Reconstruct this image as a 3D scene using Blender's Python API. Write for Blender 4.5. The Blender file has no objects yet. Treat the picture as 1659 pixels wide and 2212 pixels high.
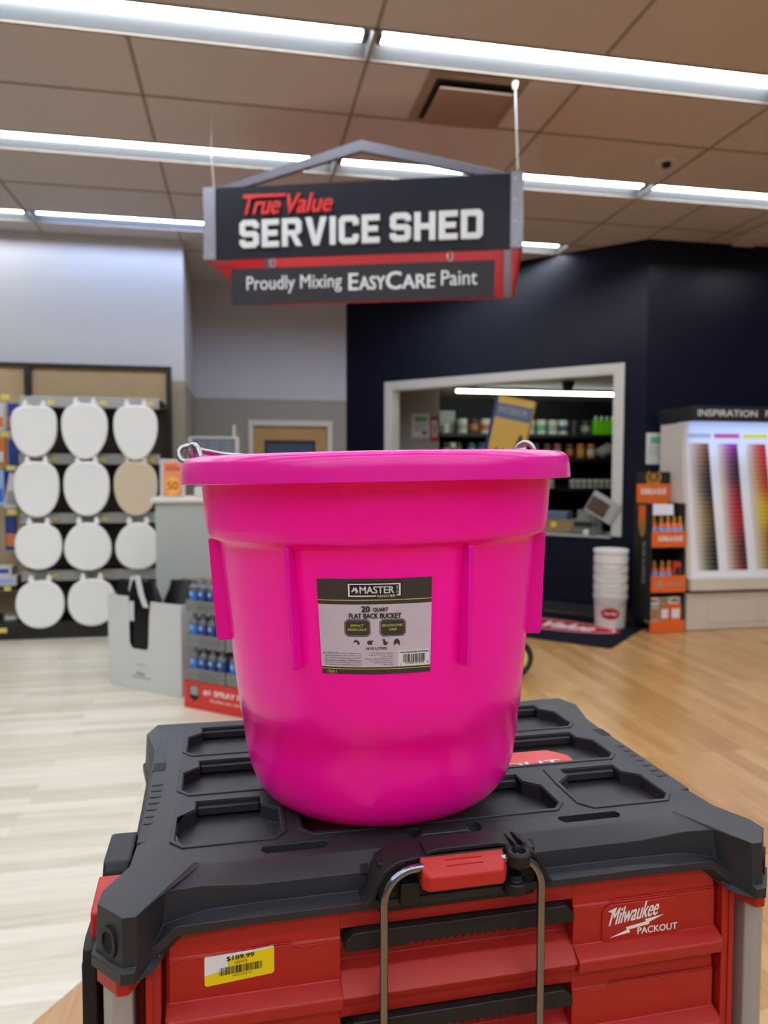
import bpy, bmesh, math, random
from mathutils import Vector, Matrix, geometry
random.seed(7)
SC = bpy.context.scene
COL = SC.collection
PI = math.pi
R = math.radians

# ------------------------------------------------------------------ camera, world, exposure
EYE = 1.4
cam_data = bpy.data.cameras.new('camera')
cam = bpy.data.objects.new('camera', cam_data)
COL.objects.link(cam)
cam_data.sensor_fit = 'HORIZONTAL'
cam_data.sensor_width = 36.0
cam_data.lens = 36.0 * 1600.0 / 1659.0
cam_data.clip_start = 0.02
cam.location = (0, 0, EYE)
yaw, pitch, roll = R(10.85), R(-2.96), R(0.12)
fwd = Vector((math.sin(yaw) * math.cos(pitch), math.cos(yaw) * math.cos(pitch), math.sin(pitch)))
rgt = Vector((math.cos(yaw), -math.sin(yaw), 0))
upv = rgt.cross(fwd)
r2 = math.cos(roll) * rgt + math.sin(roll) * upv
u2 = -math.sin(roll) * rgt + math.cos(roll) * upv
cam.matrix_world = Matrix(((r2.x, u2.x, -fwd.x, 0), (r2.y, u2.y, -fwd.y, 0), (r2.z, u2.z, -fwd.z, EYE), (0, 0, 0, 1)))
cam_data.dof.use_dof = True
cam_data.dof.focus_distance = 0.62
cam_data.dof.aperture_fstop = 9.5
SC.camera = cam
SC.view_settings.view_transform = 'Standard'
SC.view_settings.look = 'None'
SC.view_settings.gamma = 1.0
SC.view_settings.use_curve_mapping = False
SC.view_settings.exposure = 0.31
try:
    SC.cycles.max_bounces = 8
    SC.cycles.diffuse_bounces = 5
    SC.cycles.glossy_bounces = 4
    SC.cycles.sample_clamp_indirect = 6.0
    SC.cycles.use_denoising = True
    SC.cycles.caustics_reflective = False
    SC.cycles.caustics_refractive = False
except Exception:
    pass
world = bpy.data.worlds.new('world')
SC.world = world
world.use_nodes = True
world.node_tree.nodes['Background'].inputs[0].default_value = (0.8, 0.82, 0.85, 1)
world.node_tree.nodes['Background'].inputs[1].default_value = 0.05
TUBE = 29.0          # radiance of the fluorescent tubes

# ------------------------------------------------------------------ materials
def lin(h):
    if isinstance(h, str):
        h = h.lstrip('#')
        c = [int(h[i:i + 2], 16) / 255 for i in (0, 2, 4)]
    else:
        c = [x / 255 for x in h]
    return tuple(x / 12.92 if x <= 0.04045 else ((x + 0.055) / 1.055) ** 2.4 for x in c) + (1,)

def mat(name, col, rough=0.5, metal=0.0, spec=0.5, var=0.06, scale=8.0, bump=0.0, bscale=200.0, emit=None, estr=0.0, coat=0.0, sss=0.0, alpha=1.0, trans=0.0):
    m = bpy.data.materials.new(name)
    m.use_nodes = True
    nt = m.node_tree
    p = nt.nodes['Principled BSDF']
    c = lin(col)
    p.inputs['Roughness'].default_value = rough
    p.inputs['Metallic'].default_value = metal
    p.inputs['Specular IOR Level'].default_value = spec
    p.inputs['Coat Weight'].default_value = coat
    p.inputs['Base Color'].default_value = c
    if sss:
        p.inputs['Subsurface Weight'].default_value = sss
        p.inputs['Subsurface Radius'].default_value = (0.016, 0.003, 0.007)
        p.inputs['Subsurface Scale'].default_value = 1.0
    if alpha < 1:
        p.inputs['Alpha'].default_value = alpha
    if trans:
        p.inputs['Transmission Weight'].default_value = trans
    if emit is not None:
        p.inputs['Emission Color'].default_value = lin(emit)
        p.inputs['Emission Strength'].default_value = estr
    tc = nt.nodes.new('ShaderNodeTexCoord')
    if var > 0:
        n = nt.nodes.new('ShaderNodeTexNoise')
        n.inputs['Scale'].default_value = scale
        n.inputs['Detail'].default_value = 3
        nt.links.new(tc.outputs['Object'], n.inputs['Vector'])
        mx = nt.nodes.new('ShaderNodeMix')
        mx.data_type = 'RGBA'
        mx.inputs[6].default_value = tuple(x * (1 - var) for x in c[:3]) + (1,)
        mx.inputs[7].default_value = tuple(min(1, x * (1 + var)) for x in c[:3]) + (1,)
        nt.links.new(n.outputs['Fac'], mx.inputs[0])
        nt.links.new(mx.outputs[2], p.inputs['Base Color'])
    if bump > 0:
        n2 = nt.nodes.new('ShaderNodeTexNoise')
        n2.inputs['Scale'].default_value = bscale
        n2.inputs['Detail'].default_value = 2
        nt.links.new(tc.outputs['Object'], n2.inputs['Vector'])
        b = nt.nodes.new('ShaderNodeBump')
        b.inputs['Strength'].default_value = bump
        b.inputs['Distance'].default_value = 0.001
        nt.links.new(n2.outputs['Fac'], b.inputs['Height'])
        nt.links.new(b.outputs['Normal'], p.inputs['Normal'])
    return m

def plank_mat(name, cols, dirx, plank_w, plank_l, rough, streak=14.0):
    """Floor boards: brick pattern for the boards, stretched noise for the grain."""
    m = bpy.data.materials.new(name)
    m.use_nodes = True
    nt = m.node_tree
    p = nt.nodes['Principled BSDF']
    p.inputs['Roughness'].default_value = rough
    tc = nt.nodes.new('ShaderNodeTexCoord')
    mp = nt.nodes.new('ShaderNodeMapping')
    if not dirx:
        mp.inputs['Rotation'].default_value = (0, 0, R(90))
    nt.links.new(tc.outputs['Object'], mp.inputs['Vector'])
    br = nt.nodes.new('ShaderNodeTexBrick')
    br.inputs['Scale'].default_value = 1.0
    br.inputs['Brick Width'].default_value = plank_l
    br.inputs['Row Height'].default_value = plank_w
    br.inputs['Mortar Size'].default_value = 0.0008
    br.inputs['Color1'].default_value = (0.15, 0.15, 0.15, 1)
    br.inputs['Color2'].default_value = (0.85, 0.85, 0.85, 1)
    br.inputs['Mortar'].default_value = (0.3, 0.3, 0.3, 1)
    nt.links.new(mp.outputs['Vector'], br.inputs['Vector'])
    mp2 = nt.nodes.new('ShaderNodeMapping')
    mp2.inputs['Scale'].default_value = (1.3, streak, 1)
    nt.links.new(mp.outputs['Vector'], mp2.inputs['Vector'])
    nz = nt.nodes.new('ShaderNodeTexNoise')
    nz.inputs['Scale'].default_value = 2.6
    nz.inputs['Detail'].default_value = 6
    nz.inputs['Roughness'].default_value = 0.6
    nt.links.new(mp2.outputs['Vector'], nz.inputs['Vector'])
    mx = nt.nodes.new('ShaderNodeMix')
    mx.data_type = 'RGBA'
    mx.inputs[0].default_value = 0.45
    nt.links.new(nz.outputs['Fac'], mx.inputs[6])
    nt.links.new(br.outputs['Color'], mx.inputs[7])
    cr = nt.nodes.new('ShaderNodeValToRGB')
    cr.color_ramp.elements[0].position = 0.25
    cr.color_ramp.elements[1].position = 0.75
    cr.color_ramp.elements[0].color = lin(cols[0])
    cr.color_ramp.elements[1].color = lin(cols[2])
    e = cr.color_ramp.elements.new(0.5)
    e.color = lin(cols[1])
    nt.links.new(mx.outputs[2], cr.inputs['Fac'])
    nt.links.new(cr.outputs['Color'], p.inputs['Base Color'])
    return m

def twotone_mat(name, low, high, zsplit):
    m = mat(name, high, 0.75, var=0)
    nt = m.node_tree
    p = nt.nodes['Principled BSDF']
    g = nt.nodes.new('ShaderNodeNewGeometry')
    s = nt.nodes.new('ShaderNodeSeparateXYZ')
    nt.links.new(g.outputs['Position'], s.inputs[0])
    c = nt.nodes.new('ShaderNodeMath')
    c.operation = 'GREATER_THAN'
    c.inputs[1].default_value = zsplit
    nt.links.new(s.outputs['Z'], c.inputs[0])
    mx = nt.nodes.new('ShaderNodeMix')
    mx.data_type = 'RGBA'
    mx.inputs[6].default_value = lin(low)
    mx.inputs[7].default_value = lin(high)
    nt.links.new(c.outputs[0], mx.inputs[0])
    nt.links.new(mx.outputs[2], p.inputs['Base Color'])
    return m

def pegboard_mat(name, col):
    m = mat(name, col, 0.7, var=0.03)
    nt = m.node_tree
    p = nt.nodes['Principled BSDF']
    tc = nt.nodes.new('ShaderNodeTexCoord')
    mp = nt.nodes.new('ShaderNodeMapping')
    mp.inputs['Rotation'].default_value = (R(90), 0, 0)
    nt.links.new(tc.outputs['Object'], mp.inputs['Vector'])
    v = nt.nodes.new('ShaderNodeTexVoronoi')
    v.inputs['Scale'].default_value = 1 / 0.0254
    v.inputs['Randomness'].default_value = 0.0
    v.voronoi_dimensions = '2D'
    nt.links.new(mp.outputs['Vector'], v.inputs['Vector'])
    c = nt.nodes.new('ShaderNodeMath')
    c.operation = 'LESS_THAN'
    c.inputs[1].default_value = 0.16
    nt.links.new(v.outputs['Distance'], c.inputs[0])
    mx = nt.nodes.new('ShaderNodeMix')
    mx.data_type = 'RGBA'
    mx.inputs[6].default_value = lin(col)
    mx.inputs[7].default_value = lin('#3a3024')
    nt.links.new(c.outputs[0], mx.inputs[0])
    nt.links.new(mx.outputs[2], p.inputs['Base Color'])
    return m

M = {}
def mm(k, *a, **kw):
    M[k] = mat(k, *a, **kw)
    return M[k]
mm('pink', (252, 12, 179), 0.22, spec=0.38, var=0.01, sss=0.5)
mm('pink_rim', (240, 26, 166), 0.24, spec=0.5, var=0.04, scale=30)
mm('tb_black', (39, 41, 47), 0.46, spec=0.45, var=0.08, scale=20, bump=0.25, bscale=1800)
mm('tb_black2', (24, 24, 27), 0.5, spec=0.4, var=0.06, bump=0.2, bscale=1500)
mm('tb_dark', (12, 12, 14), 0.6, spec=0.3, var=0)
mm('tb_red', (172, 34, 29), 0.42, spec=0.45, var=0.03, scale=15, bump=0.15, bscale=1600)
mm('tb_red2', (192, 40, 36), 0.45, spec=0.5, var=0.05, scale=60, bump=0.3, bscale=1400)
mm('label_red', (214, 34, 32), 0.25, var=0)
mm('white', (232, 232, 234), 0.5, var=0)
mm('print_white', (235, 235, 235), 0.4, var=0)
mm('chrome', (142, 152, 170), 0.17, metal=1.0, var=0.03)
mm('steel', (170, 172, 172), 0.28, metal=1.0, var=0.06, scale=40)
mm('alu', (178, 180, 182), 0.45, metal=0.5, var=0.04, scale=30)
mm('lab_dark', (62, 56, 56), 0.45, var=0.03)
mm('lab_black', (36, 28, 30), 0.45, var=0)
mm('lab_grey', (206, 196, 212), 0.45, var=0.05, scale=120)
mm('lab_lime', (196, 204, 90), 0.45, var=0)
mm('print_black', (25, 25, 27), 0.5, var=0)
mm('yellow', (238, 214, 12), 0.4, var=0.02)
mm('fixture', (100, 103, 105), 0.5, var=0)
mm('clip_white', (225, 228, 230), 0.45, var=0)
mm('tube', (255, 255, 255), 0.5, var=0, emit='#f0f7ff', estr=TUBE)
mm('tube_blue', (255, 255, 255), 0.5, var=0, emit='#c4d8ff', estr=TUBE * 1.0)
mm('tube_in', (255, 255, 255), 0.5, var=0, emit='#f4ffee', estr=34.0)
mm('led', (255, 255, 255), 0.5, var=0, emit='#a8c4ff', estr=16.0)
mm('tile', (197, 189, 186), 0.9, spec=0.2, var=0.03, scale=3, bump=0.3, bscale=120)
mm('tbar', (150, 138, 128), 0.8, spec=0.2, var=0.02)
mm('vent', (150, 128, 112), 0.6, var=0.03)
mm('dark', (22, 20, 20), 0.7, var=0)
mm('navy_wall', (9, 13, 34), 0.36, spec=0.25, var=0.06, scale=2, bump=0.1, bscale=60)
mm('navy_in', (14, 17, 30), 0.6, spec=0.3, var=0.05)
mm('grey_wall', (150, 148, 145), 0.8, var=0.02)
mm('white_wall', (205, 205, 205), 0.8, var=0.02)
mm('trim_white', (205, 203, 196), 0.45, var=0.02)
mm('oak', (176, 136, 88), 0.45, var=0.12, scale=6)
mm('door_glass', (60, 74, 104), 0.08, spec=0.8, var=0.1, scale=2)
mm('sign_navy', (13, 16, 31), 0.45, spec=0.3, var=0.03)
mm('sign_red', (196, 32, 36), 0.45, var=0.02)
mm('sign_grey', (40, 37, 43), 0.5, spec=0.35, var=0.02)
mm('sign_steel', (140, 140, 150), 0.42, metal=0.6, var=0.04)
mm('sign_gable', (104, 104, 116), 0.45, metal=0.3, var=0.03)
mm('letter_white', (222, 226, 228), 0.5, var=0)
mm('letter_red', (214, 40, 44), 0.45, var=0)
mm('clear', (235, 238, 240), 0.15, var=0, alpha=0.55)
mm('seat_white', (240, 240, 238), 0.22, spec=0.5, var=0.015)
mm('seat_bone', (214, 196, 170), 0.22, spec=0.5, var=0.015)
mm('rack_black', (22, 22, 22), 0.5, var=0.05)
mm('rack_brown', (66, 56, 46), 0.6, var=0.05)
mm('channel', (168, 168, 168), 0.4, var=0.03)
M['peg'] = pegboard_mat('peg', (196, 172, 134))
mm('tag_yellow', (222, 204, 110), 0.5, var=0.05)
mm('counter_grey', (176, 182, 178), 0.55, var=0.02)
mm('counter_top', (218, 218, 206), 0.4, var=0.02)
mm('card_white', (206, 208, 208), 0.6, var=0.02)
mm('card_grey', (120, 120, 116), 0.6, var=0.45, scale=45)
mm('card_brown', (150, 118, 82), 0.8, var=0.06)
mm('bag_black', (7, 8, 13), 0.4, spec=0.35, var=0.1, bump=0.6, bscale=40)
mm('foam_red', (206, 46, 36), 0.45, var=0.03)
mm('can_grey', (110, 112, 118), 0.35, metal=0.3, var=0.1)
mm('can_blue', (38, 112, 205), 0.35, var=0.05)
mm('can_dkblue', (30, 62, 128), 0.35, var=0.05)
mm('can_pale', (150, 178, 226), 0.4, var=0.05)
mm('orange', (228, 104, 36), 0.5, var=0.03)
mm('gold', (176, 130, 52), 0.4, metal=0.3, var=0.05)
mm('sticker_white', (232, 232, 236), 0.4, var=0)
mm('cream', (214, 206, 194), 0.5, var=0.02)
mm('pail_white', (226, 224, 220), 0.4, var=0.02)
mm('mat_navy', (20, 22, 32), 0.9, spec=0.1, var=0.2, scale=90)
mm('mat_red', (178, 34, 44), 0.9, spec=0.1, var=0.1, scale=60)
mm('rubber', (24, 26, 28), 0.6, var=0.05)
mm('lime', (120, 222, 20), 0.35, var=0.03)
mm('jar_white', (206, 212, 202), 0.4, var=0.03)
mm('jar_orange', (190, 110, 66), 0.5, var=0.1)
mm('jar_brown', (70, 42, 36), 0.5, var=0.1)
mm('jar_green', (34, 66, 48), 0.5, var=0.1)
mm('jar_blue', (58, 78, 112), 0.5, var=0.1)
mm('jar_dark', (36, 36, 52), 0.5, var=0.1)
mm('jar_red', (150, 62, 56), 0.5, var=0.1)
mm('mustard', (206, 164, 74), 0.5, var=0.04)
mm('slate', (84, 102, 128), 0.5, var=0.04)
mm('bookblue', (36, 40, 96), 0.5, var=0.03)
mm('green', (96, 168, 130), 0.5, var=0.05)
mm('pale_text', (150, 150, 150), 0.5, var=0.0)
mm('photo_dark', (84, 62, 50), 0.4, var=0.5, scale=22)
mm('pack_blue', (46, 66, 160), 0.4, var=0.1)
mm('pack_orange', (206, 120, 60), 0.4, var=0.15)
mm('screen', (108, 112, 132), 0.4, var=0.03)
mm('sale_orange', (236, 150, 110), 0.5, var=0.12, scale=30)
mm('sale_yellow', (240, 200, 70), 0.5, var=0.03)
mm('sale_red', (214, 70, 52), 0.5, var=0.03)
mm('floor_skirt', (30, 32, 40), 0.6, var=0.03)
mm('plain_grey', (120, 118, 114), 0.6, var=0.04)
M['wood'] = plank_mat('wood', ((158, 112, 64), (186, 140, 86), (204, 162, 110)), False, 0.09, 1.1, 0.26, 16)
M['vinyl'] = plank_mat('vinyl', ((196, 184, 160), (222, 213, 193), (236, 229, 214)), True, 0.07, 0.9, 0.3, 18)
M['wall_two'] = twotone_mat('wall_two', (160, 150, 130), (192, 193, 196), 2.28)
M['alcove_two'] = twotone_mat('alcove_two', (150, 144, 134), (188, 190, 200), 2.28)

# ------------------------------------------------------------------ mesh builder
class B:
    def __init__(s, T=None):
        s.bm = bmesh.new()
        s.T = T or Matrix()
        s.mi = 0
    def v(s, p):
        return s.bm.verts.new(s.T @ Vector(p))
    def f(s, vs):
        try:
            fc = s.bm.faces.new(vs)
            fc.material_index = s.mi
            return fc
        except ValueError:
            return None
    def box(s, x0, x1, y0, y1, z0, z1):
        v = [s.v((x, y, z)) for z in (z0, z1) for y in (y0, y1) for x in (x0, x1)]
        for q in ((0, 2, 3, 1), (4, 5, 7, 6), (0, 1, 5, 4), (2, 6, 7, 3), (0, 4, 6, 2), (1, 3, 7, 5)):
            s.f([v[i] for i in q])
    def loft(s, loops, cap0=True, cap1=True, closed=True):
        rows = [[s.v(p) for p in L] for L in loops]
        n = len(rows[0])
        for a, b in zip(rows, rows[1:]):
            for i in range(n if closed else n - 1):
                j = (i + 1) % n
                s.f([a[i], a[j], b[j], b[i]])
        if cap0: s.f(rows[0][::-1])
        if cap1: s.f(rows[-1])
        return rows
    def lathe(s, prof, n=32, cx=0, cy=0, cap0=False, cap1=False, rf=None):
        loops = []
        for r, z in prof:
            L = []
            for i in range(n):
                a = 2 * PI * i / n
                rr = r if rf is None else rf(r, a)
                L.append((cx + rr * math.sin(a), cy - rr * math.cos(a), z))
            loops.append(L)
        s.loft(loops, cap0, cap1)
    def cyl(s, p0, p1, r0, r1=None, n=14, caps=True):
        p0, p1 = Vector(p0), Vector(p1)
        r1 = r0 if r1 is None else r1
        d = (p1 - p0).normalized()
        a = d.orthogonal().normalized()
        b = d.cross(a)
        L = [[p + r * (math.cos(2 * PI * i / n) * a + math.sin(2 * PI * i / n) * b) for i in range(n)] for p, r in ((p0, r0), (p1, r1))]
        s.loft(L, caps, caps)
    def tube(s, pts, r, n=10, closed=False):
        pts = [Vector(p) for p in pts]
        m = len(pts)
        loops = []
        nrm = None
        for i, p in enumerate(pts):
            if closed:
                t = (pts[(i + 1) % m] - pts[i - 1]).normalized()
            else:
                t = (pts[min(i + 1, m - 1)] - pts[max(i - 1, 0)]).normalized()
            if nrm is None:
                nrm = t.orthogonal().normalized()
            nrm = (nrm - t * nrm.dot(t)).normalized()
            b = t.cross(nrm)
            loops.append([p + r * (math.cos(2 * PI * k / n) * nrm + math.sin(2 * PI * k / n) * b) for k in range(n)])
        if closed:
            loops.append(loops[0])
            s.loft(loops, False, False)
        else:
            s.loft(loops)
    def prism(s, poly, a, b, ax='y'):
        """poly in the two other axes: ax y -> (x,z), ax z -> (x,y), ax x -> (y,z)."""
        def P(q, t):
            return (q[0], t, q[1]) if ax == 'y' else (q[0], q[1], t) if ax == 'z' else (t, q[0], q[1])
        tri = geometry.tessellate_polygon([[Vector((q[0], q[1], 0)) for q in poly]])
        A = [s.v(P(q, a)) for q in poly]
        C = [s.v(P(q, b)) for q in poly]
        n = len(poly)
        for i in range(n):
            j = (i + 1) % n
            s.f([A[i], A[j], C[j], C[i]])
        if n <= 4:
            s.f(A[::-1]); s.f(C)
        else:
            for t in tri:
                s.f([A[i] for i in t]); s.f([C[i] for i in t])
    def flat(s, poly, fn):
        """a flat printed shape: poly of (u, v), placed by fn(u, v, d)"""
        tri = geometry.tessellate_polygon([[Vector((q[0], q[1], 0)) for q in poly]])
        V = [s.v(fn(q[0], q[1], 0)) for q in poly]
        for t in tri:
            s.f([V[i] for i in t])
    def text(s, txt, u0, v0, w, h, fn, bold=0.0, ext=0.0, shear=0.0, keep=False):
        vs, fs = glyphs(txt, 0.0, ext > 0)
        x0 = min(p[0] for p in vs); x1 = max(p[0] for p in vs)
        y0 = min(p[1] for p in vs); y1 = max(p[1] for p in vs)
        sx = w / max(1e-6, x1 - x0)
        sy = h / max(1e-6, y1 - y0)
        bw = bold * h * 0.9                      # strokes thickened by shifted copies inside the same box
        sx = (w - 2 * bw) / max(1e-6, x1 - x0)
        sy = (h - bw) / max(1e-6, y1 - y0)
        shifts = [(0, 0)] if bold <= 0 else [(0, 0), (2 * bw, 0), (bw, bw), (0, bw), (2 * bw, bw)]
        for kk, (ox, oy) in enumerate(shifts):
            ee = kk * h * 0.0025
            V = []
            for p in vs:
                u = (p[0] - x0) * sx + ox
                q = (p[1] - y0) * sy + oy
                V.append(s.v(fn(u0 + u + shear * q, v0 + q, ext * (p[2] + 1) / 2 * (1 + 0.02 * kk) if ext > 0 else ee)))
            for f_ in fs:
                s.f([V[i] for i in f_])

_GL = {}
def glyphs(txt, bold, thick):
    k = (txt, bold, thick)
    if k not in _GL:
        c = bpy.data.curves.new('t', 'FONT')
        c.body = txt
        c.size = 1.0
        c.offset = bold
        c.resolution_u = 3
        c.extrude = 1.0 if thick else 0.0
        o = bpy.data.objects.new('t', c)
        COL.objects.link(o)
        dg = bpy.context.evaluated_depsgraph_get()
        dg.update()
        me = bpy.data.meshes.new_from_object(o.evaluated_get(dg))
        _GL[k] = ([tuple(v.co) for v in me.vertices], [tuple(p.vertices) for p in me.polygons])
        bpy.data.objects.remove(o)
        bpy.data.curves.remove(c)
        bpy.data.meshes.remove(me)
    return _GL[k]

def build(b, name, mats, parent=None, bevel=0.0, seg=2, smooth=35, loc=None, rot=None, weld=False):
    if weld:
        bmesh.ops.remove_doubles(b.bm, verts=b.bm.verts, dist=1e-5)
    bmesh.ops.recalc_face_normals(b.bm, faces=b.bm.faces)
    me = bpy.data.meshes.new(name)
    b.bm.to_mesh(me)
    b.bm.free()
    if not isinstance(mats, (list, tuple)):
        mats = [mats]
    for m in mats:
        me.materials.append(M[m] if isinstance(m, str) else m)
    me.polygons.foreach_set('use_smooth', [True] * len(me.polygons))
    me.set_sharp_from_angle(angle=R(smooth))
    o = bpy.data.objects.new(name, me)
    COL.objects.link(o)
    if parent is not None:
        o.parent = parent
    if loc is not None: o.location = loc
    if rot is not None: o.rotation_euler = rot
    if bevel > 0:
        md = o.modifiers.new('bevel', 'BEVEL')
        md.width = bevel
        md.segments = seg
        md.limit_method = 'ANGLE'
        md.angle_limit = R(30)
    return o

def thing(name, label, cat, loc=(0, 0, 0), rz=0.0, group=None, rot=None):
    o = bpy.data.objects.new(name, None)
    COL.objects.link(o)
    o.empty_display_size = 0.05
    o.location = loc
    o.rotation_euler = rot if rot is not None else (0, 0, rz)
    tag(o, label, cat, group)
    return o

def tag(o, label, cat, group=None):
    o['label'] = label
    o['category'] = cat
    if group: o['group'] = group
    return o

def struct(o):
    o['kind'] = 'structure'
    return o

def dup(root, loc=None, label=None, rz=None):
    r = root.copy()
    COL.objects.link(r)
    if loc is not None: r.location = loc
    if rz is not None: r.rotation_euler = (r.rotation_euler[0], r.rotation_euler[1], rz)
    if label: r['label'] = label
    for ch in list(root.children):
        c = ch.copy(); COL.objects.link(c); c.parent = r
        for g in list(ch.children):
            d = g.copy(); COL.objects.link(d); d.parent = c
    return r

def XZ(y):                       # text facing -Y at depth y
    return lambda u, v, d: (u, y - d, v)
def XY(z):                       # text lying flat, read from -Y
    return lambda u, v, d: (u, v, z + d)
def oct_(x0, x1, z0, z1, c):
    return [(x0 + c, z0), (x1 - c, z0), (x1, z0 + c), (x1, z1 - c), (x1 - c, z1), (x0 + c, z1), (x0, z1 - c), (x0, z0 + c)]
def oval(cx, cy, a, b, n=28):
    return [(cx + a * math.cos(2 * PI * i / n), cy + b * math.sin(2 * PI * i / n)) for i in range(n)]

# ================================================================== THE SETTING
ZC = 3.593
X0, Y0 = -4.6, -5.0              # room's far corners behind the camera
X1 = 6.6
DC = 7.2 * math.sqrt(2)          # the diagonal wall: x + y = DC
# floor: wood, with the pale vinyl aisle to the left
b = B(); b.f([b.v(p) for p in ((X0, Y0, 0), (X1, Y0, 0), (X1, 10.6, 0), (X0, 10.6, 0))])
struct(build(b, 'floor', 'wood'))
b = B()
b.prism([(-1.75, 0.0), (-0.534, 1.95), (1.25, 4.80), (1.25, 8.93), (-0.53, 8.93), (-0.53, 7.34), (X0, 7.34), (X0, 0.0)], 0.0, 0.002, 'z')
struct(build(b, 'floor_2', 'vinyl'))
# ceiling with openings for the recessed lights
GX, GY = 0.671, 4.002            # grid origin: fixture's end line, fixture's far edge
rows = [GY + 1.524 * k for k in range(-5, 3)]          # far edges of the light rows; hindmost row added, unseen, for front light
cols = [GX + 2.4384 * k for k in range(-2, 2)]         # left ends of the 8 ft fixtures
LW = 0.285
holes = []
for yf in rows:
    for xl in cols:
        if yf > 6.8 and xl > 2.0: continue
        holes.append((xl + 0.012, xl + 2.426, yf - LW, yf))
hs = set((round(h[0], 3), round(h[2], 3)) for h in holes)
b = B()
ys = sorted([Y0] + [y for r_ in rows for y in (r_ - LW, r_)] + [10.6])
xs = sorted([X0] + [x for c_ in cols for x in (c_ + 0.012, c_ + 2.426)] + [X1])
for ya, yb in zip(ys, ys[1:]):
    for xa, xb in zip(xs, xs[1:]):
        if (round(xa, 3), round(ya, 3)) in hs: continue
        b.f([b.v(p) for p in ((xa, ya, ZC), (xa, yb, ZC), (xb, yb, ZC), (xb, ya, ZC))])
struct(build(b, 'ceiling', 'tile'))
# the metal grid the tiles lie in
b = B()
gw = 0.010
for yf in rows:
    for y in (yf, yf - LW, yf + 0.604):
        x1 = X1 if y < 6.4 else DC - y - 0.02
        if y > 8.9: continue
        x0 = X0 if y < 7.34 else -0.52
        b.box(x0, x1, y - gw, y + gw, ZC - 0.004, ZC + 0.001)
for k in range(-4, 5):
    x = GX + 1.2192 * k
    for yf in rows:
        ye = yf + 1.24
        xx_lim = (DC - x - 0.02) if x < 3.74 else 6.42
        b.box(x - gw, x + gw, yf, min(ye, xx_lim), ZC - 0.004, ZC + 0.001) if yf < xx_lim else None
        if k % 2 == 0 and yf - LW < xx_lim:
            b.box(x - gw, x + gw, yf - LW, yf, ZC - 0.004, ZC + 0.001)
for x in (3.719, 4.938):
    b.box(x - gw, x + gw, 5.55, 6.42 if x > 3.74 else 6.42, ZC - 0.004, ZC + 0.001)
struct(build(b, 'trim_1', 'tbar'))
# walls
def wallbox(name, m, x0, x1, y0, y1, z0=0.0, z1=ZC):
    b = B(); b.box(x0, x1, y0, y1, z0, z1)
    return struct(build(b, name, m))
wallbox('wall_left_back', 'wall_two', X0, -0.531, 7.345, 7.5)
wallbox('wall_alcove_side', 'alcove_two', -0.68, -0.531, 7.5, 9.05)
wallbox('wall_left', 'plain_grey', X0 - 0.1, X0, Y0, 7.5)
wallbox('wall_front', 'grey_wall', X0 - 0.1, X1 + 0.1, Y0 - 0.1, Y0)
wallbox('wall_right_side', 'plain_grey', X1, X1 + 0.1, Y0, 10.6)
wallbox('wall_right', 'navy_wall', 3.742, X1, 6.44, 6.56)
# alcove's back wall with the door's opening; continues behind the pass-through window as the paint room's partition
b = B()
for (x0, x1, z0, z1) in ((-0.531, 0.12, 0, ZC), (1.03, DC - 8.936 - 0.001, 0, ZC), (0.12, 1.03, 1.985, ZC)):
    b.box(x0, x1, 8.936, 9.05, z0, z1)
struct(build(b, 'wall_back', 'alcove_two'))
# diagonal navy wall with the pass-through window's opening, built in its own frame: s along the wall, t into the paint room
P0 = Vector((DC - 8.936, 8.936, 0))
TD = Matrix.Translation(P0) @ Matrix.Rotation(R(-45), 4, 'Z')
S0, S1, ZS, ZT = 0.655, 3.245, 0.80, 2.375
b = B(TD)
b.box(-0.08, S0, 0, 0.13, 0, ZC); b.box(S1, 3.534, 0, 0.13, 0, ZC)
b.box(S0, S1, 0, 0.13, 0, ZS); b.box(S0, S1, 0, 0.13, ZT, ZC)
struct(build(b, 'wall_diagonal', 'navy_wall'))
b = B(TD)
CW = 0.088
b.box(S0 - CW, S0, -0.02, 0.0, ZS - 0.005, ZT + CW); b.box(S1, S1 + CW, -0.02, 0.0, ZS - 0.005, ZT + CW)
b.box(S0, S1, -0.02, 0.0, ZT, ZT + CW)
b.box(S0, S0 + 0.015, -0.02, 0.15, ZS, ZT); b.box(S1 - 0.015, S1, -0.02, 0.15, ZS, ZT); b.box(S0, S1, -0.02, 0.15, ZT - 0.015, ZT)
struct(build(b, 'window_1', 'trim_white', bevel=0.003))
b = B(TD); b.box(S0 + 0.016, S1 - 0.016, -0.03, 0.45, ZS - 0.025, ZS - 0.001)
sill = build(b, 'trim_2', 'channel', bevel=0.003); struct(sill)
b = B(TD); b.box(-0.05, 3.52, -0.012, 0.0, 0.002, 0.1)
struct(build(b, 'baseboard_diagonal', 'floor_skirt'))
b = B(); b.box(3.75, X1, 6.428, 6.44, 0.002, 0.1); struct(build(b, 'baseboard_right', 'floor_skirt'))
# paint room behind the window
wallbox('wall_partition', 'grey_wall', 1.42, 2.41, 8.95, 9.04, 0, 2.47)
wallbox('wall_paint_room', 'navy_in', 1.3, X1, 10.42, 10.52, 0, 2.6)
b = B(); b.prism([(1.42, 8.92), (3.88, 6.58), (X1, 6.58), (X1, 10.42), (1.42, 10.42)], 2.47, 2.50, 'z')
struct(build(b, 'ceiling_2', 'grey_wall'))
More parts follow.
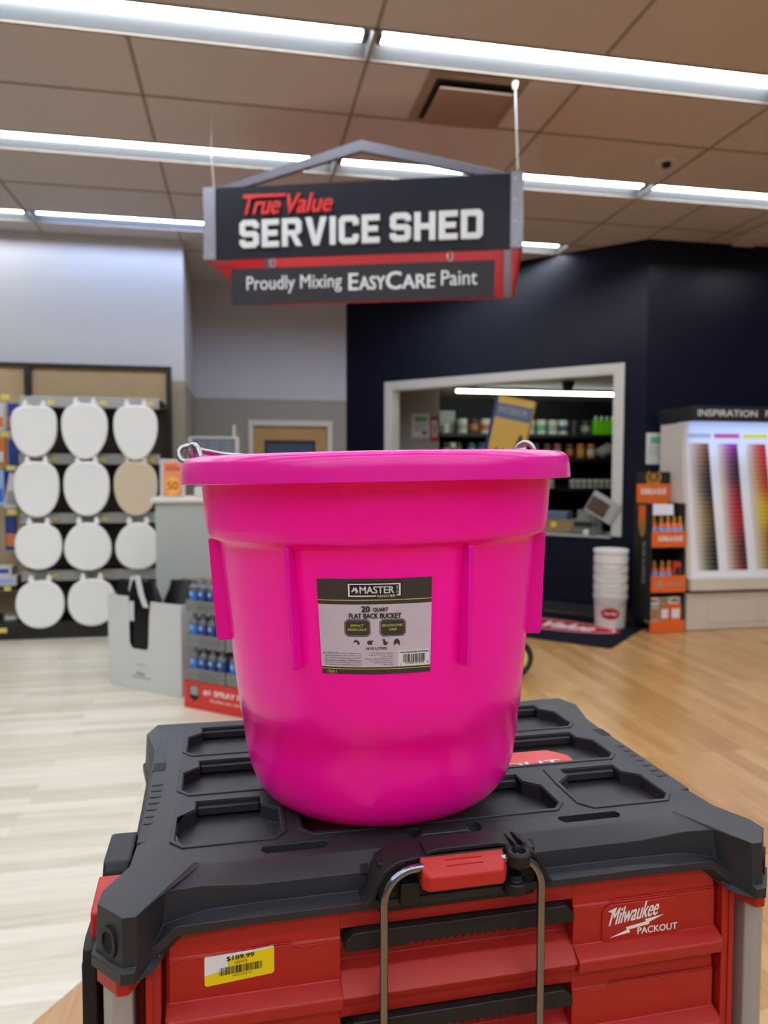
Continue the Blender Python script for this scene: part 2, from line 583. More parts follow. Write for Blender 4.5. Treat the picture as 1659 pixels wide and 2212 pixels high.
# office door in the alcove
b = B()
b.box(0.075, 0.135, 8.915, 8.936, 0, 2.03); b.box(1.015, 1.075, 8.915, 8.936, 0, 2.03); b.box(0.075, 1.075, 8.912, 8.936, 1.965, 2.03)
struct(build(b, 'trim_3', 'trim_white', bevel=0.003))
d = struct(build((lambda b: (b.box(0.137, 0.275, 8.95, 8.99, 0.01, 1.96), b.box(0.865, 1.013, 8.95, 8.99, 0.01, 1.96), b.box(0.275, 0.865, 8.95, 8.99, 1.785, 1.96), b.box(0.275, 0.865, 8.95, 8.99, 0.01, 0.9), b)[-1])(B()), 'door_1', 'oak'))
b = B(); b.box(0.27, 0.87, 8.962, 8.978, 0.9, 1.79); build(b, 'pane', 'door_glass', d)
b = B()
b.box(0.268, 0.29, 8.944, 8.962, 0.9, 1.795); b.box(0.85, 0.872, 8.944, 8.962, 0.9, 1.795); b.box(0.268, 0.872, 8.944, 8.962, 1.772, 1.795)
build(b, 'pane_frame', 'dark', d)
b = B(); b.cyl((0.2, 8.95, 1.0), (0.2, 8.90, 1.0), 0.028); build(b, 'door_knob', 'steel', d)

# ------------------------------------------------------------------ recessed fluorescent lights
def light_parts(root, tm):
    b = B()
    L0 = [(-1.207, -0.1425, 0), (1.207, -0.1425, 0), (1.207, 0.1425, 0), (-1.207, 0.1425, 0)]
    L1 = [(-1.19, -0.06, 0.075), (1.19, -0.06, 0.075), (1.19, 0.06, 0.075), (-1.19, 0.06, 0.075)]
    b.loft([L0, L1], False, True)
    build(b, 'reflector', 'fixture', root)
    for dy in (-0.028, 0.03):
        b = B(); b.cyl((-1.165, dy, 0.045), (1.165, dy, 0.045), 0.013, n=10)
        build(b, 'tube', tm, root)
    for sx in (-1, 1):
        b = B(); b.box(min(sx * 1.168, sx * 1.19), max(sx * 1.168, sx * 1.19), -0.044, 0.046, 0.03, 0.074)
        build(b, 'socket', 'fixture', root)
names_row = {6: 'farthest ceiling light row', 5: 'second ceiling light row from the back wall', 4: 'third ceiling light row from the back wall'}
proto = None
k = 0
for iy, yf in enumerate(rows, -1):
    for ix, xl in enumerate(cols):
        if yf > 6.8 and xl > 2.0: continue
        loc = (xl + 1.219, yf - LW / 2, ZC)
        blue = (iy == 6 and ix == 1)
        lab = None
        if iy == 6:
            lab = ['white recessed ceiling light in the far row above the left end of the shelving', 'bluish recessed ceiling light just in front of the pale two-tone wall', 'recessed ceiling light of the far row behind the hanging sign, beside the navy wall'][ix]
        elif iy == 5:
            lab = ['outer left end recessed light of the middle row', 'long recessed ceiling light running from the left frame edge to the hanging sign', 'recessed ceiling light seen through the gable of the hanging sign', 'recessed ceiling light above the corner of the navy walls'][ix]
        elif iy == 4:
            lab = ['outer recessed light of the near row far to the left', 'nearest twin-tube recessed ceiling light at the upper left', 'nearest twin-tube recessed ceiling light beside the square air vent', 'outer recessed light of the near row far to the right'][ix]
        else:
            lab = 'twin-tube recessed ceiling light, unseen behind or above the viewer'
        t = thing('ceiling_light', lab, 'light', loc, group='recessed fluorescent ceiling lights')
        if proto is None or blue:
            light_parts(t, 'tube_blue' if blue else 'tube')
            if not blue: proto = t
        else:
            for ch in proto.children:
                c = ch.copy(); COL.objects.link(c); c.parent = t
# strip light on the paint room's ceiling
t = thing('strip_light', 'white strip light on the ceiling of the paint room', 'light', (3.72, 8.9, 2.47))
b = B(); b.box(-1.12, 1.12, -0.06, 0.06, -0.03, 0); build(b, 'housing', 'fixture', t)
b = B(); b.cyl((-1.1, 0, -0.045), (1.1, 0, -0.045), 0.017); build(b, 'tube', 'tube_in', t)
# square air diffuser
t = thing('air_vent', 'brown square ceiling air diffuser with a drop plate', 'vent', (1.31, 4.31, ZC))
b = B()
b.loft([[(-0.29, -0.29, -0.006), (0.29, -0.29, -0.006), (0.29, 0.29, -0.006), (-0.29, 0.29, -0.006)], [(-0.235, -0.235, -0.012), (0.235, -0.235, -0.012), (0.235, 0.235, -0.012), (-0.235, 0.235, -0.012)]], False, False)
build(b, 'frame', 'vent', t)
b = B(); b.box(-0.235, 0.235, -0.235, 0.235, -0.012, -0.008); build(b, 'throat', 'dark', t)
b = B(); b.box(-0.215, 0.215, -0.215, 0.215, -0.055, -0.042); build(b, 'plate', 'vent', t, bevel=0.006)
b = B(); b.cyl((0, 0, -0.045), (0, 0, -0.008), 0.05); build(b, 'stem', 'dark', t)
# ceiling sensor and camera dome
t = thing('ceiling_sensor', 'small round white ceiling sensor with a black eye', 'sensor', (2.93, 4.83, ZC))
b = B(); b.lathe([(0.085, -0.001), (0.082, -0.014), (0.05, -0.02), (0.02, -0.022)], 24, cap1=True); build(b, 'base', 'trim_white', t)
b = B(); b.lathe([(0.03, -0.02), (0.03, -0.045), (0.012, -0.055)], 14, cap1=True); build(b, 'eye', 'dark', t)
o = B(); o.lathe([(0.075, 0.0), (0.075, -0.03), (0.06, -0.075), (0.03, -0.1), (0.005, -0.105)], 20, cap1=True)
tag(build(o, 'camera_dome', 'dark', loc=(3.72, 8.1, 2.47)), 'black dome camera on the paint room ceiling', 'camera')
o = B(); o.box(-0.11, 0.11, -0.42, 0.42, -0.075, -0.001)
tag(build(o, 'ceiling_box', 'tile', bevel=0.01, loc=(4.60, 5.86, ZC)), 'long beige box fixed to the ceiling over the paint display', 'box')

# ================================================================== HANGING SIGN
LP = Vector((-0.155, 4.60, 0))
SYAW = R(-18.57)
t = thing('hanging_sign', 'dark navy hanging store sign reading SERVICE SHED under a grey gable', 'sign', LP, SYAW)
SW0, SW1, SZ0, SZ1, SD = -0.058, 1.812, 2.672, 3.088, 1.21
b = B(); b.box(SW0, SW1, 0, 0.02, SZ0, SZ1)
fp = build(b, 'front_panel', 'sign_navy', t)
for nm, bb in (('back_panel', (SW0, SW1, SD - 0.02, SD)), ('side_panel', (SW0, SW0 + 0.02, 0.021, SD - 0.021)), ('side_panel', (SW1 - 0.02, SW1, 0.021, SD - 0.021))):
    b = B(); b.box(bb[0], bb[1], bb[2], bb[3], SZ0, SZ1); build(b, nm, 'sign_red', t)
for x0, x1 in ((SW0 - 0.002, SW0 + 0.072), (SW1 - 0.068, SW1 + 0.002)):
    b = B(); b.box(x0, x1, -0.006, 0.0, SZ0, SZ1 + 0.006)
    ob = build(b, 'corner_bracket', 'sign_steel', t)
    b = B()
    for zz in (0.03, 0.15, 0.27, 0.385):
        xc = (x0 + x1) / 2 + (0.012 if x0 < 0 else -0.012)
        b.cyl((xc, -0.006, SZ0 + zz), (xc, -0.011, SZ0 + zz), 0.008, 0.006, 10)
    build(b, 'screw', 'steel', ob)
for x0, x1 in ((SW0 + 0.021, SW0 + 0.075), (SW1 - 0.075, SW1 - 0.021)):
    b = B(); b.box(x0, x1, SD - 0.03, SD - 0.021, SZ0, SZ1); build(b, 'corner_bracket', 'sign_steel', t)
gp = [(0.012, SZ1), (0.19, SZ1), (0.889, 3.258), (1.558, SZ1), (1.745, SZ1), (0.889, 3.322)]
b = B(); b.prism(gp, 0.0, 0.035, 'y'); build(b, 'gable', 'sign_gable', t, bevel=0.003)
# block letters
def block(ch):
    """block letter polygons on a 5 x 7 grid, stroke 1.5"""
    s_ = 1.5
    c = 0.9
    def bar(x0, x1, y0, y1): return [(x0, y0), (x1, y0), (x1, y1), (x0, y1)]
    if ch == 'I': return [bar(0, s_, 0, 7)], s_
    if ch == 'E': return [bar(0, s_, 0, 7), bar(s_, 4.4, 0, s_), bar(s_, 4.4, 7 - s_, 7), bar(s_, 4.0, 2.8, 4.25)], 4.4
    if ch == 'H': return [bar(0, s_, 0, 7), bar(3.5, 5, 0, 7), bar(s_, 3.5, 2.75, 4.25)], 5
    if ch == 'D': return [bar(0, s_, 0, 7), [(s_, 0), (4.3, 0), (5.1, 0.9), (5.1, 6.1), (4.3, 7), (s_, 7), (s_, 5.5), (3.6, 5.5), (3.6, 1.5), (s_, 1.5)]], 5.1
    if ch == 'C': return [[(c, 0), (5 - c, 0), (5, c), (5, 2.4), (3.5, 2.4), (3.5, 1.5), (1.5, 1.5), (1.5, 5.5), (3.5, 5.5), (3.5, 4.6), (5, 4.6), (5, 7 - c), (5 - c, 7), (c, 7), (0, 7 - c), (0, c)]], 5
    if ch == 'S': return [[(c, 0), (5 - c, 0), (5, c), (5, 3.4), (4.2, 4.2), (1.5, 4.2), (1.5, 5.5), (3.5, 5.5), (3.5, 4.9), (5, 4.9), (5, 7 - c), (5 - c, 7), (c, 7), (0, 7 - c), (0, 3.6), (0.8, 2.8), (3.5, 2.8), (3.5, 1.5), (1.5, 1.5), (1.5, 2.1), (0, 2.1), (0, c)]], 5
    if ch == 'R': return [bar(0, s_, 0, 7), [(s_, 7), (4.1, 7), (5, 6.1), (5, 3.6), (4.3, 2.9), (s_, 2.6), (s_, 4.0), (3.5, 4.0), (3.5, 5.6), (s_, 5.6)], [(2.2, 2.75), (3.7, 2.8), (5.2, 0), (3.6, 0)]], 5.2
    if ch == 'V': return [[(0, 7), (1.6, 7), (2.7, 2.2), (3.8, 7), (5.4, 7), (3.5, 0), (1.9, 0)]], 5.4
    return [], 2.2
def block_text(b, txt, u0, v0, w, h, y, depth):
    tot = 0; items = []
    for ch in txt:
        ps, cw = block(ch)
        items.append((ps, tot)); tot += cw + (0.75 if ps else 0)
    sx, sy = w / (tot - 0.75), h / 7
    for ps, off in items:
        for p in ps:
            b.prism([(u0 + (q[0] + off) * sx, v0 + q[1] * sy) for q in p], y - depth, y, 'y')
b = B(); block_text(b, 'SERVICE', 0.165, 2.728, 0.835, 0.162, 0.0, 0.018); block_text(b, 'SHED', 1.06, 2.730, 0.53, 0.162, 0.0, 0.018)
build(b, 'lettering', 'letter_white', fp, bevel=0.002)
b = B(); b.text('True', 0.168, 2.918, 0.235, 0.112, XZ(0.0), bold=0.035, ext=0.016, shear=0.25); b.text('Value', 0.425, 2.918, 0.29, 0.112, XZ(0.0), bold=0.035, ext=0.016, shear=0.25)
b.prism([(0.185, 3.018), (0.44, 3.016), (0.446, 3.034), (0.193, 3.038)], -0.016, 0.0, 'y')
build(b, 'lettering', 'letter_red', fp)
fp.children[-1]['label'] = 'red script lettering'
# lower board on hooks
t2 = thing('hanging_board', 'grey board reading Proudly Mixing EasyCare Paint hooked below the sign', 'sign', LP, SYAW)
b = B(); b.box(0.106, 1.658, 0.004, 0.022, 2.405, 2.614); bd = build(b, 'board', 'sign_grey', t2)
b = B()
b.text('Proudly Mixing', 0.20, 2.462, 0.575, 0.105, XZ(0.004), bold=0.006, ext=0.001)
b.text('Paint', 1.355, 2.478, 0.205, 0.085, XZ(0.004), bold=0.006, ext=0.001)
b.text('E', 0.815, 2.468, 0.058, 0.098, XZ(0.004), bold=0.03, ext=0.001)
b.text('ASY', 0.878, 2.468, 0.155, 0.078, XZ(0.004), bold=0.03, ext=0.001)
b.text('C', 1.035, 2.466, 0.092, 0.102, XZ(0.004), bold=0.03, ext=0.001)
b.text('ARE', 1.13, 2.468, 0.19, 0.08, XZ(0.004), bold=0.03, ext=0.001)
build(b, 'lettering', 'letter_white', bd)
for x in (0.36, 1.405):
    b = B()
    pts = [(x + 0.014 * math.sin(a), 0.012, 2.645 + 0.03 * math.cos(a)) for a in [i * 2 * PI / 16 for i in range(16)]]
    b.tube(pts, 0.004, 6, True); build(b, 'hook', 'steel', t2)
# cords
def cord(name, label, pts, r, knob=None):
    t = thing(name, label, 'cord', pts[0])
    o = Vector(pts[0])
    b = B(); b.tube([Vector(p) - o for p in pts], r, 6); build(b, 'line', 'clear', t)
    if knob:
        b = B(); b.cyl((0, 0, -0.005), (0, 0, -0.045), 0.02, 0.012, 10); build(b, 'ceiling_clip', 'clip_white', t)
cr = Vector((SW1 - 0.03, 0.01, 0)); cr.rotate(Matrix.Rotation(SYAW, 3, 'Z')); cr += LP
cord('suspension_line', 'clear double cord from a white ceiling clip to the right end of the sign', [(1.512, 4.035, ZC - 0.004), (1.525, 4.035, ZC - 0.3), (cr.x, cr.y, 3.11)], 0.005, True)
cord('suspension_line', 'thin clear cord holding up the left end of the sign', [(-0.16, 4.605, ZC - 0.004), (-0.165, 4.605, 3.3), (-0.15, 4.608, 3.09)], 0.004)
cl = Vector((SW0 + 0.03, SD - 0.01, 0)); cl.rotate(Matrix.Rotation(SYAW, 3, 'Z')); cl += LP
cord('suspension_line', 'thin clear cord behind the sign panel, at its back left corner', [(cl.x, cl.y, ZC - 0.004), (cl.x, cl.y, 3.089)], 0.004)

# ================================================================== TOOLBOX
TB = Vector((0.173, 0.53, 0.727))
t = thing('tool_chest', 'red drawer tool chest with a black moulded lid, carrying the pink bucket', 'toolbox', TB, R(1.4))
CX = 0.003
# --- lid
def sym(pts):
    """half outline from front centre to rear centre (x>=0) -> full closed loop, counter clockwise"""
    r_ = [(CX + p[0],) + tuple(p[1:]) for p in pts]
    l_ = [(CX - p[0],) + tuple(p[1:]) for p in pts[::-1] if p[0] > 1e-6]
    return r_ + l_
ZT_ = 0.363
#            front centre ...        diag     corner front   corner side       side                                   rear corner        rear
L0 = sym([(0.08, 0.060), (0.165, 0.060), (0.195, 0.062), (0.208, 0.066), (0.214, 0.070), (0.217, 0.076), (0.219, 0.088), (0.226, 0.10), (0.236, 0.14), (0.240, 0.25), (0.240, 0.34), (0.240, 0.375), (0.238, 0.39), (0.232, 0.397), (0.10, 0.397)])
L0 = [(x, y, ZT_) for x, y in L0]
L1 = sym([(0.08, 0.0455, 0.3525), (0.166, 0.0455, 0.3525), (0.206, 0.0435, 0.3570), (0.234, 0.0415, 0.3575), (0.2525, 0.0135, 0.3565), (0.262, 0.0135, 0.3565), (0.282, 0.036, 0.3565), (0.281, 0.052, 0.357), (0.265, 0.082, 0.358), (0.262, 0.14, 0.357), (0.264, 0.26, 0.357), (0.268, 0.34, 0.357), (0.282, 0.398, 0.357), (0.272, 0.430, 0.357), (0.10, 0.424, 0.357)])
zb = [0.3385, 0.3385, 0.3385, 0.3325, 0.3205, 0.3205, 0.3205, 0.3205, 0.325, 0.325, 0.325, 0.325, 0.322, 0.322, 0.325]
L1h = [(0.08, 0.044), (0.166, 0.044), (0.206, 0.042), (0.236, 0.040), (0.2525, 0.012), (0.262, 0.012), (0.284, 0.037), (0.283, 0.054), (0.270, 0.084), (0.270, 0.14), (0.272, 0.26), (0.274, 0.34), (0.284, 0.398), (0.274, 0.432), (0.10, 0.428)]
L2 = sym([(p[0], p[1], z) for p, z in zip(L1h, zb)])
L3h = [(0.08, 0.029), (0.166, 0.029), (0.226, 0.028), (0.243, 0.027), (0.2535, 0.008), (0.263, 0.008), (0.287, 0.036), (0.287, 0.056), (0.274, 0.086), (0.273, 0.14), (0.275, 0.26), (0.277, 0.34), (0.287, 0.398), (0.276, 0.435), (0.10, 0.431)]
z3 = [0.3365, 0.3365, 0.3365, 0.3225, 0.3190, 0.3190, 0.3190, 0.3190, 0.323, 0.323, 0.323, 0.323, 0.32, 0.32, 0.323]
L3 = sym([(p[0], p[1], z) for p, z in zip(L3h, z3)])
z4 = [0.3305, 0.3305, 0.3290, 0.3145, 0.3105, 0.3105, 0.3105, 0.3105, 0.314, 0.314, 0.314, 0.314, 0.312, 0.312, 0.314]
L4 = sym([(p[0], p[1], z) for p, z in zip(L3h, z4)])
L5 = [(CX + (x - CX) * 0.955, y + (0.010 if y < 0.2 else -0.01), z) for x, y, z in L4]
b = B()
R0 = b.loft([L0, L1, L2, L3, L4, L5], False, False)
def pocket(x0, x1, y0, y1):
    return [(x0 + 0.008, y0), (x1 - 0.008, y0), (x1, y0 + 0.010), (x1, y1 - 0.030), (x1 - 0.015, y1 - 0.017), (x1 - 0.015, y1), (x0 + 0.015, y1), (x0 + 0.015, y1 - 0.017), (x0, y1 - 0.030), (x0, y0 + 0.010)]
pockets = [pocket(*q) for q in ((-0.228, -0.139, 0.098, 0.179), (-0.120, 0.120, 0.098, 0.176), (0.142, 0.231, 0.095, 0.179),
                                (-0.228, 0.232, 0.200, 0.280), (-0.228, 0.233, 0.302, 0.386))]
def slot(x0, x1, y0, y1):
    return [(x0 + 0.004, y0), (x1 - 0.004, y0), (x1, (y0 + y1) / 2), (x1 - 0.002, y1), (x0 + 0.002, y1), (x0, (y0 + y1) / 2)]
slots = [slot(-0.158, -0.102, 0.071, 0.083), slot(0.106, 0.166, 0.070, 0.082), slot(-0.034, 0.034, 0.071, 0.088)]
allh = pockets + slots
polys = [[Vector((p[0], p[1], 0)) for p in L0]] + [[Vector((p[0], p[1], 0)) for p in h] for h in allh]
flatv = list(R0[0])
holesv = []
for h in allh:
    vs = [b.v((p[0], p[1], ZT_)) for p in h]
    holesv.append(vs); flatv += vs
for tri in geometry.tessellate_polygon(polys):
    b.f([flatv[i] for i in tri])
for h, vs, dep in zip(allh, holesv, [0.013] * 5 + [0.008] * 2 + [0.006]):
    lo = [b.v((p[0], p[1], ZT_ - dep)) for p in h]
    n = len(h)
    for i in range(n):
        j = (i + 1) % n
        b.f([vs[i], vs[j], lo[j], lo[i]])
    b.mi = 0
    for tri in geometry.tessellate_polygon([[Vector((p[0], p[1], 0)) for p in h]]):
        b.f([lo[i] for i in tri])
lid = build(b, 'lid', ['tb_black'], t, bevel=0.0016, smooth=30)
# raised rims, floor ribs and back ledges of the pockets
b = B()
for (x0, x1, y0, y1) in ((-0.228, -0.139, 0.098, 0.179), (-0.120, 0.120, 0.098, 0.176), (0.142, 0.231, 0.095, 0.179), (-0.228, 0.232, 0.200, 0.280), (-0.228, 0.233, 0.302, 0.386)):
    o1 = pocket(x0 - 0.0008, x1 + 0.0008, y0 - 0.0008, y1 + 0.0008)
    o2 = [(x0 + 0.006, y0 - 0.005), (x1 - 0.006, y0 - 0.005), (x1 + 0.005, y0 + 0.008), (x1 + 0.005, y1 - 0.028), (x1 + 0.004, y1 - 0.014), (x1 + 0.003, y1 + 0.004), (x0 - 0.003, y1 + 0.004), (x0 - 0.004, y1 - 0.014), (x0 - 0.005, y1 - 0.028), (x0 - 0.005, y0 + 0.008)]
    la = [(p[0], p[1], ZT_ - 0.0002) for p in o2]; lb = [(p[0] * 0.9985 + x0 * 0.00075 + x1 * 0.00075, p[1], ZT_ + 0.0012) for p in o2]
    lc = [(p[0], p[1], ZT_ + 0.0012) for p in o1]; ld = [(p[0], p[1], ZT_ - 0.001) for p in o1]
    b.loft([la, lb, lc, ld], False, False)
    b.box(x0 + 0.016, x1 - 0.016, y1 - 0.006, y1 - 0.0005, ZT_ - 0.010, ZT_ - 0.003)
    b.box(x0 + 0.012, x1 - 0.004, y0 + 0.001, y0 + 0.030, ZT_ - 0.0131, ZT_ - 0.0118)
build(b, 'pocket_rim', 'tb_black', lid, bevel=0.0005, smooth=30)
# side strips with grip ribs on the lid's left and right shoulders
for sx in (-1, 1):
    for k in range(7):
        y = 0.15 + k * 0.014
        b = B(); b.box(CX + sx * 0.2535 - 0.0075, CX + sx * 0.2535 + 0.0055, y, y + 0.003, 0.3590, 0.3604)
        build(b, 'grip_rib', 'tb_black2', lid)
# shoulder strips with a dark inset
for sx in (-1, 1):
    xa, xb = CX + sx * 0.2635, CX + sx * 0.2475
    b = B(); b.box(min(xa, xb), max(xa, xb), 0.118, 0.372, 0.3560, 0.3592 + 0.0006)
    st_ = build(b, 'shoulder_strip', 'tb_black', lid, bevel=0.001)
    b = B(); b.box(min(xa, xb) - 0.0003, max(xa, xb) + 0.0003, 0.272, 0.294, 0.3565, 0.3602); build(b, 'inset', 'tb_dark', st_)
# lanyard holes and bosses on the lid's corners
for sx in (-1, 1):
    x = CX + sx * 0.276
    b = B(); b.lathe([(0.0075, 0), (0.0095, 0.0005), (0.0095, 0.003), (0.0065, 0.003), (0.006, 0.0)], 18)
    for v in b.bm.verts:
        if not v.tag:
            c = v.co.copy()
            dirn = Vector((sx * 0.75, -0.66, 0)).normalized()
            side = Vector((0.66, sx * 0.75, 0)).normalized()
            v.co = Vector((CX + sx * 0.2725, 0.0245, 0.334)) + side * c.x + Vector((0, 0, 1)) * c.y * 1.25 + dirn * (c.z - 0.0012)
            v.tag = True
    build(b, 'lanyard_ring', 'tb_black2', lid)
for sx in (-1, 1):
    b = B()
    dirn = Vector((sx * 0.75, -0.66, 0)).normalized()
    c = Vector((CX + sx * 0.2725, 0.0245, 0.334))
    b.cyl(c - dirn * 0.004, c + dirn * 0.0006, 0.0055, n=14)
    build(b, 'lanyard_hole', 'tb_dark', lid)
# square holes
for x, y, z in ((-0.019, 0.0565, 0.3603), (0.027, 0.0565, 0.3603), (0.067, 0.052, 0.357), (-0.077, 0.0475, 0.3540)):
    b = B(Matrix.Translation((x, y, z)) @ Matrix.Rotation(R(36), 4, 'X'))
    b.box(-0.0035, 0.0035, -0.004, 0.004, -0.002, 0.0004)
    build(b, 'square_hole', 'tb_dark', lid)
b = B(); b.prism([(-0.026, 0.0), (0.026, 0.0), (0.020, 0.006), (-0.020, 0.006)], 0.0745, 0.088, 'y')
for v in b.bm.verts: v.co.z += 0.3575
build(b, 'catch', 'tb_black', lid, bevel=0.001)
# red label plate in the middle row of pockets
b = B(); b.prism([(-0.135, 0.2005), (0.187, 0.2005), (0.187, 0.2245), (0.170, 0.243), (-0.118, 0.243), (-0.135, 0.2245)], 0.3505, 0.3600, 'z')
plate = build(b, 'label_plate', 'label_red', t, bevel=0.0006)
def bolt(u0, v0, w, h):
    q = [(0, 0), (0.30, 0.30), (0.27, 0.42), (0.68, 0.66), (0.66, 0.74), (1.0, 1.0), (0.64, 0.82), (0.67, 0.72), (0.60, 0.62), (0.24, 0.47), (0.27, 0.36)]
    q = [(0, 0), (0.32, 0.36), (0.30, 0.52), (0.66, 0.70), (0.64, 0.84), (1.0, 1.0), (0.72, 0.64), (0.72, 0.52), (0.36, 0.36), (0.38, 0.18)]
    return [(u0 + a * w, v0 + c * h) for a, c in q]
b = B(); f2 = XY(0.36015)
b.text('Milwaukee', -0.105, 0.2245, 0.20, 0.0145, f2, bold=0.02, shear=0.3); b.flat(bolt(-0.10, 0.2145, 0.20, 0.010), f2)
b.text('PACKOUT', 0.020, 0.2040, 0.152, 0.0100, f2, bold=0.03)
build(b, 'lettering', 'print_white', plate)
# --- guard over the handle, with ring and fins
b = B()
go = [(-0.080, 0.3385), (-0.0745, 0.3435), (-0.0705, 0.354), (-0.0635, 0.3645), (-0.054, 0.3710), (-0.040, 0.3735), (0.040, 0.3735), (0.054, 0.3710), (0.0635, 0.3645), (0.0705, 0.354), (0.0745, 0.3435), (0.080, 0.3385)]
gi = [(-0.0745, 0.3385), (-0.0705, 0.3430), (-0.067, 0.353), (-0.0605, 0.3620), (-0.052, 0.3675), (-0.040, 0.3700), (0.040, 0.3700), (0.052, 0.3675), (0.0605, 0.3620), (0.067, 0.353), (0.0705, 0.3430), (0.0745, 0.3385)]
b.prism(go + gi[::-1], 0.0205, 0.052, 'y')
b.prism([(-0.030, 0.3730), (-0.022, 0.3752), (0.030, 0.3752), (0.037, 0.3730), (0.037, 0.3765), (0.029, 0.3785), (-0.021, 0.3785), (-0.030, 0.3765)], 0.0205, 0.040, 'y')
guard = build(b, 'handle_guard', 'tb_black2', t, bevel=0.0008)
b = B(); b.lathe([(0.0052, 0.363), (0.0095, 0.363), (0.0098, 0.372), (0.0085, 0.3735), (0.0058, 0.3735), (0.0052, 0.372), (0.0052, 0.363)], 24, cx=0.0445, cy=0.014)
build(b, 'lanyard_ring', 'tb_black2', guard)
b = B(); b.lathe([(0.0055, 0.3655), (0.0001, 0.3655)], 16, cx=0.0445, cy=0.014); build(b, 'ring_bore', 'tb_dark', guard)
b = B()
for x in (0.037, 0.0445, 0.052):
    b = B(); b.prism([(0.018, 0.3715), (0.056, 0.3640), (0.058, 0.3660), (0.046, 0.3725), (0.020, 0.3765)], x - 0.0012, x + 0.0012, 'x')
    build(b, 'fin', 'tb_black2', guard, bevel=0.0004)
b = B(); b.box(-0.066, 0.066, 0.0305, 0.05, 0.326, 0.366)
b.box(-0.050, -0.034, 0.022, 0.031, 0.334, 0.352)
b.lathe([(0.0001, 0.336), (0.010, 0.336), (0.010, 0.345), (0.006, 0.346), (0.006, 0.350), (0.0001, 0.350)], 16, cx=0.045, cy=0.022)
build(b, 'handle_housing', 'tb_black2', t, bevel=0.001)
# chrome pull handle
b = B()
pts = []
hw, rr, zt, yb = 0.0650, 0.026, 0.3672, 0.0165
pts += [(-hw, yb, 0.06), (-hw, yb, 0.20), (-hw, yb, zt - rr - 0.001)]
for k in range(0, 9):
    a = PI - k * PI / 16
    pts.append((-hw + rr + rr * math.cos(a), yb, zt - rr + rr * math.sin(a)))
for k in range(0, 9):
    a = PI / 2 - k * PI / 16
    pts.append((hw - rr + rr * math.cos(a), yb, zt - rr + rr * math.sin(a)))
pts += [(hw, yb, 0.20), (hw, yb, 0.06)]
b.tube([(x + 0.0005, y, z) for x, y, z in pts], 0.0034, 14)
build(b, 'pull_handle', 'chrome', t, smooth=60)
# red latch on the handle
b = B()
lt = [(0.0203, 0.3735), (0.007, 0.3668), (0.0045, 0.3636), (0.006, 0.3522), (0.0195, 0.3525), (0.0203, 0.362)]
def latch_loop(x, ins):
    return [(x, y + (0.004 * ins if y < 0.01 else 0), z) for y, z in lt]
b.loft([latch_loop(-0.0355, 1.4), latch_loop(-0.031, 0), latch_loop(0.029, 0), latch_loop(0.0335, 1.4)])
la = build(b, 'latch', 'tb_red2', t, bevel=0.0012)
for k in (0.34, 0.68):
    b = B()
    y = 0.0203 - 0.0133 * k; z = 0.3735 - 0.0067 * k
    b.cyl((-0.016, y, z + 0.0002), (0.014, y, z + 0.0002), 0.0006, n=8)
    build(b, 'groove', 'tb_red', la)
for o_ in t.children:
    if o_.name.split('.')[0] in ('handle_guard', 'handle_housing', 'pull_handle', 'latch'): o_.location.x = -0.003
# --- body
b = B(); b.box(-0.245, 0.251, 0.050, 0.42, 0.0, 0.33)
body = build(b, 'body', 'tb_red', t, bevel=0.002)
for s_, (xa, xb) in ((-1, (-0.2455, -0.2345)), (1, (0.2405, 0.2515))):
    b = B(); b.box(xa, xb, 0.030, 0.0515, 0.0, 0.316)
    b.box(xa + (0.0 if s_ < 0 else 0.006), xb - (0.006 if s_ < 0 else 0), 0.0285, 0.0305, 0.0, 0.312)
    build(b, 'side_rail', 'tb_red', t, bevel=0.0008)
    # corner cap and aluminium post
    x = CX + s_ * 0.2665
    capl = [(CX + s_ * p[0], p[1]) for p in ((0.238, 0.034), (0.250, 0.030), (0.258, 0.013), (0.266, 0.013), (0.283, 0.034), (0.283, 0.075), (0.238, 0.075))]
    if s_ < 0: capl = capl[::-1]
    b = B(); b.prism(capl, 0.299, 0.3125, 'z'); build(b, 'corner_cap', 'tb_red', t, bevel=0.0012)
    b = B()
    pp = [(0.257, 0.026), (0.263, 0.022), (0.270, 0.022), (0.277, 0.028), (0.279, 0.036), (0.279, 0.052), (0.257, 0.052)]
    pp = [(CX + s_ * p[0], p[1]) for p in pp]
    if s_ < 0: pp = pp[::-1]
    b.prism(pp, 0.01, 0.30, 'z'); build(b, 'corner_post', 'alu', t, bevel=0.0012)
    b = B(); b.box(min(CX + s_ * 0.240, CX + s_ * 0.279), max(CX + s_ * 0.240, CX + s_ * 0.279), 0.40, 0.425, 0.01, 0.31); build(b, 'corner_post', 'tb_red', t, bevel=0.001)
b = B(); b.box(-0.262, -0.2455, 0.066, 0.20, 0.01, 0.31); build(b, 'side_plate', 'tb_red', t, bevel=0.001)
